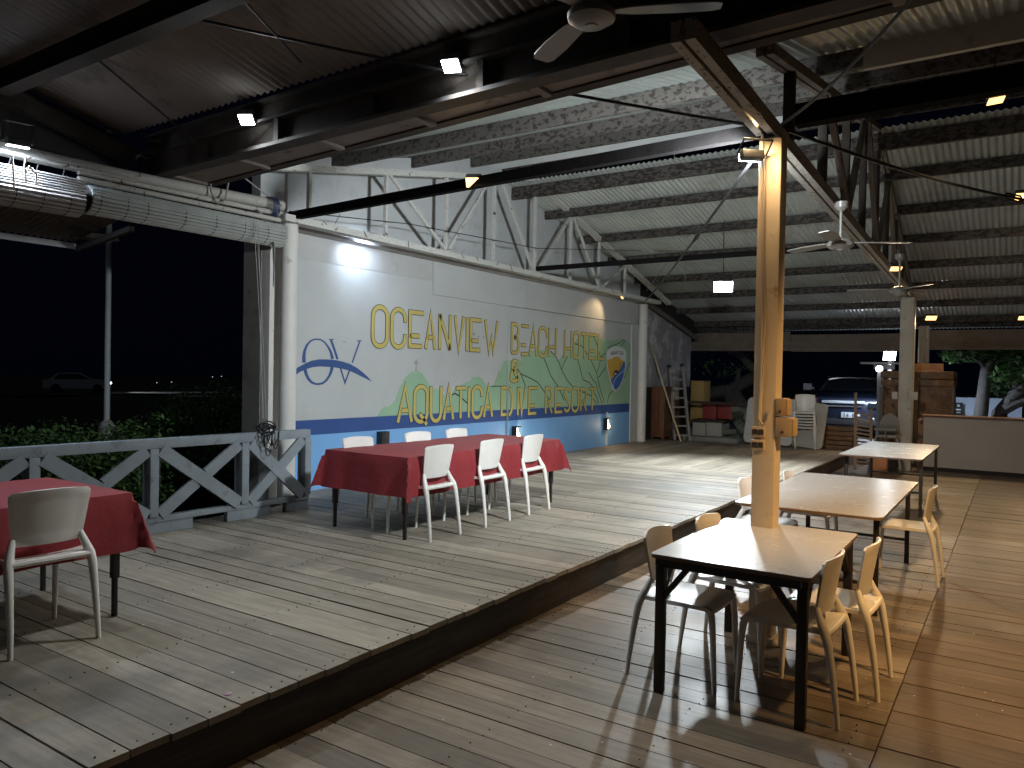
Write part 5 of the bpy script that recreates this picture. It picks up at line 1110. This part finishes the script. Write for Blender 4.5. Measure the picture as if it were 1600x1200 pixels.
for q in range(6500):
    X = random.uniform(-1, 16); Y = 7.6+13*random.random()**1.6; h_ = random.uniform(.12, .42); a = random.random()*6.28; d = Vector((math.cos(a), math.sin(a), 0)); p = Vector((X, Y, -.36)); l_ = random.uniform(.03, .16)
    s_ = Vector((-d.y, d.x, 0))*random.uniform(.012, .03); tp = p+d*l_+Vector((0, 0, h_)); md = p+d*l_*.4+Vector((0, 0, h_*.6)); mb.add([p-s_*.5, p+s_*.5, md+s_, md-s_, tp], [(0, 1, 2, 3), (3, 2, 4)])
tag(mb.build('rough_grass', 'leaf_grass', smooth=False, fix=False), 'rough grass and weeds growing in the dark beyond the fence', 'grass', kind='stuff')
# white car on the road
def car():
    Y = 57; p = at_y(122, 600, Y); t = thing('parked_car', 'white car with lit headlamps on the road beyond the shrubs', 'car', (p.x, Y, -.24)); ca = R(-32)
    rot = Matrix.Rotation(ca, 3, 'Z'); O_ = Vector((p.x, Y, -.24)); Q = lambda x_, y_, z_: O_+rot @ Vector((x_, y_, z_))
    body = [(-2.1, .3), (-2.1, .85), (-1.7, .95), (-1.2, 1.40), (.2, 1.42), (.95, .98), (1.9, .82), (2.1, .62), (2.1, .3)]; n = len(body); secs = []
    for f, k_ in ((-1, 1), (-.9, 0), (.9, 0), (1, 1)): secs.append([Q(x_, f*.86*(1-.18*max(0, (z_-.95)/.47)), z_-.02*k_) for x_, z_ in body])
    mb = MB(); mb.add([v for s_ in secs for v in s_], [(a*n+i, a*n+(i+1) % n, (a+1)*n+(i+1) % n, (a+1)*n+i) for a in range(3) for i in range(n)]+[tuple(range(n)), tuple(3*n+i for i in range(n-1, -1, -1))]); mb.build('body', 'car_white', t)
    for f in (-1, 1):
        MB().prism([Q(-1.45, f*.845, 1.0), Q(-1.1, f*.77, 1.33), (Q(.1, f*.77, 1.35)), Q(.75, f*.845, 1.0)], rot @ Vector((0, f*.02, 0))).build('side_window', 'dark_glass', t, smooth=False)
        for xx in (-1.3, 1.3): MB().lathe(Q(xx, f*.8, .31), [(.3, -.09), (.32, 0), (.3, .09)], 16, rot @ Vector((0, 1, 0))).build('wheel', 'black_rubber', t)
        MB().box(Q(2.08, f*.62, .68), (.1, .26, .14), rot).build('headlight', 'tiny_light', t, bevel=.02); MB().box(Q(-2.09, f*.68, .75), (.06, .2, .12), rot).build('tail_light', 'red_box', t)
        hl = bpy.data.lights.new('headlight_beam', 'SPOT'); hl.energy = 500; hl.color = COOL; hl.spot_size = R(70); hl.spot_blend = .8; hl.shadow_soft_size = .06
        ho = bpy.data.objects.new('headlight_beam', hl); COL.objects.link(ho); ho.parent = t; ho.location = Q(2.2, f*.62, .68)-O_; ho.rotation_euler = (rot @ Vector((1, 0, -.05))).to_track_quat('-Z', 'Y').to_euler()
    MB().prism([Q(.92, -.66, 1.01), Q(.92, .66, 1.01), Q(.28, .6, 1.38), Q(.28, -.6, 1.38)], rot @ Vector((.02, 0, .03))).build('windscreen', 'dark_glass', t, smooth=False)
car()
for i, (px, py) in enumerate(((245, 598), (268, 597), (346, 588), (332, 589))):
    p = at_y(px, py, 90); solo('distant_light', MB().lathe(p, [(.02, -.05), (.05, 0), (.02, .05)], 8), 'faint_light', ['distant point of light low above the shrub, leftmost of four', 'distant point of light above the shrub, second from the left', 'distant point of light nearest the square pillar', 'distant point of light left of the one nearest the pillar'][i], 'light', 'distant lights in the dark')

# ------------------------------------------------------------------ tidy helper properties
for o in list(bpy.data.objects):
    if '_base' in o: del o['_base']
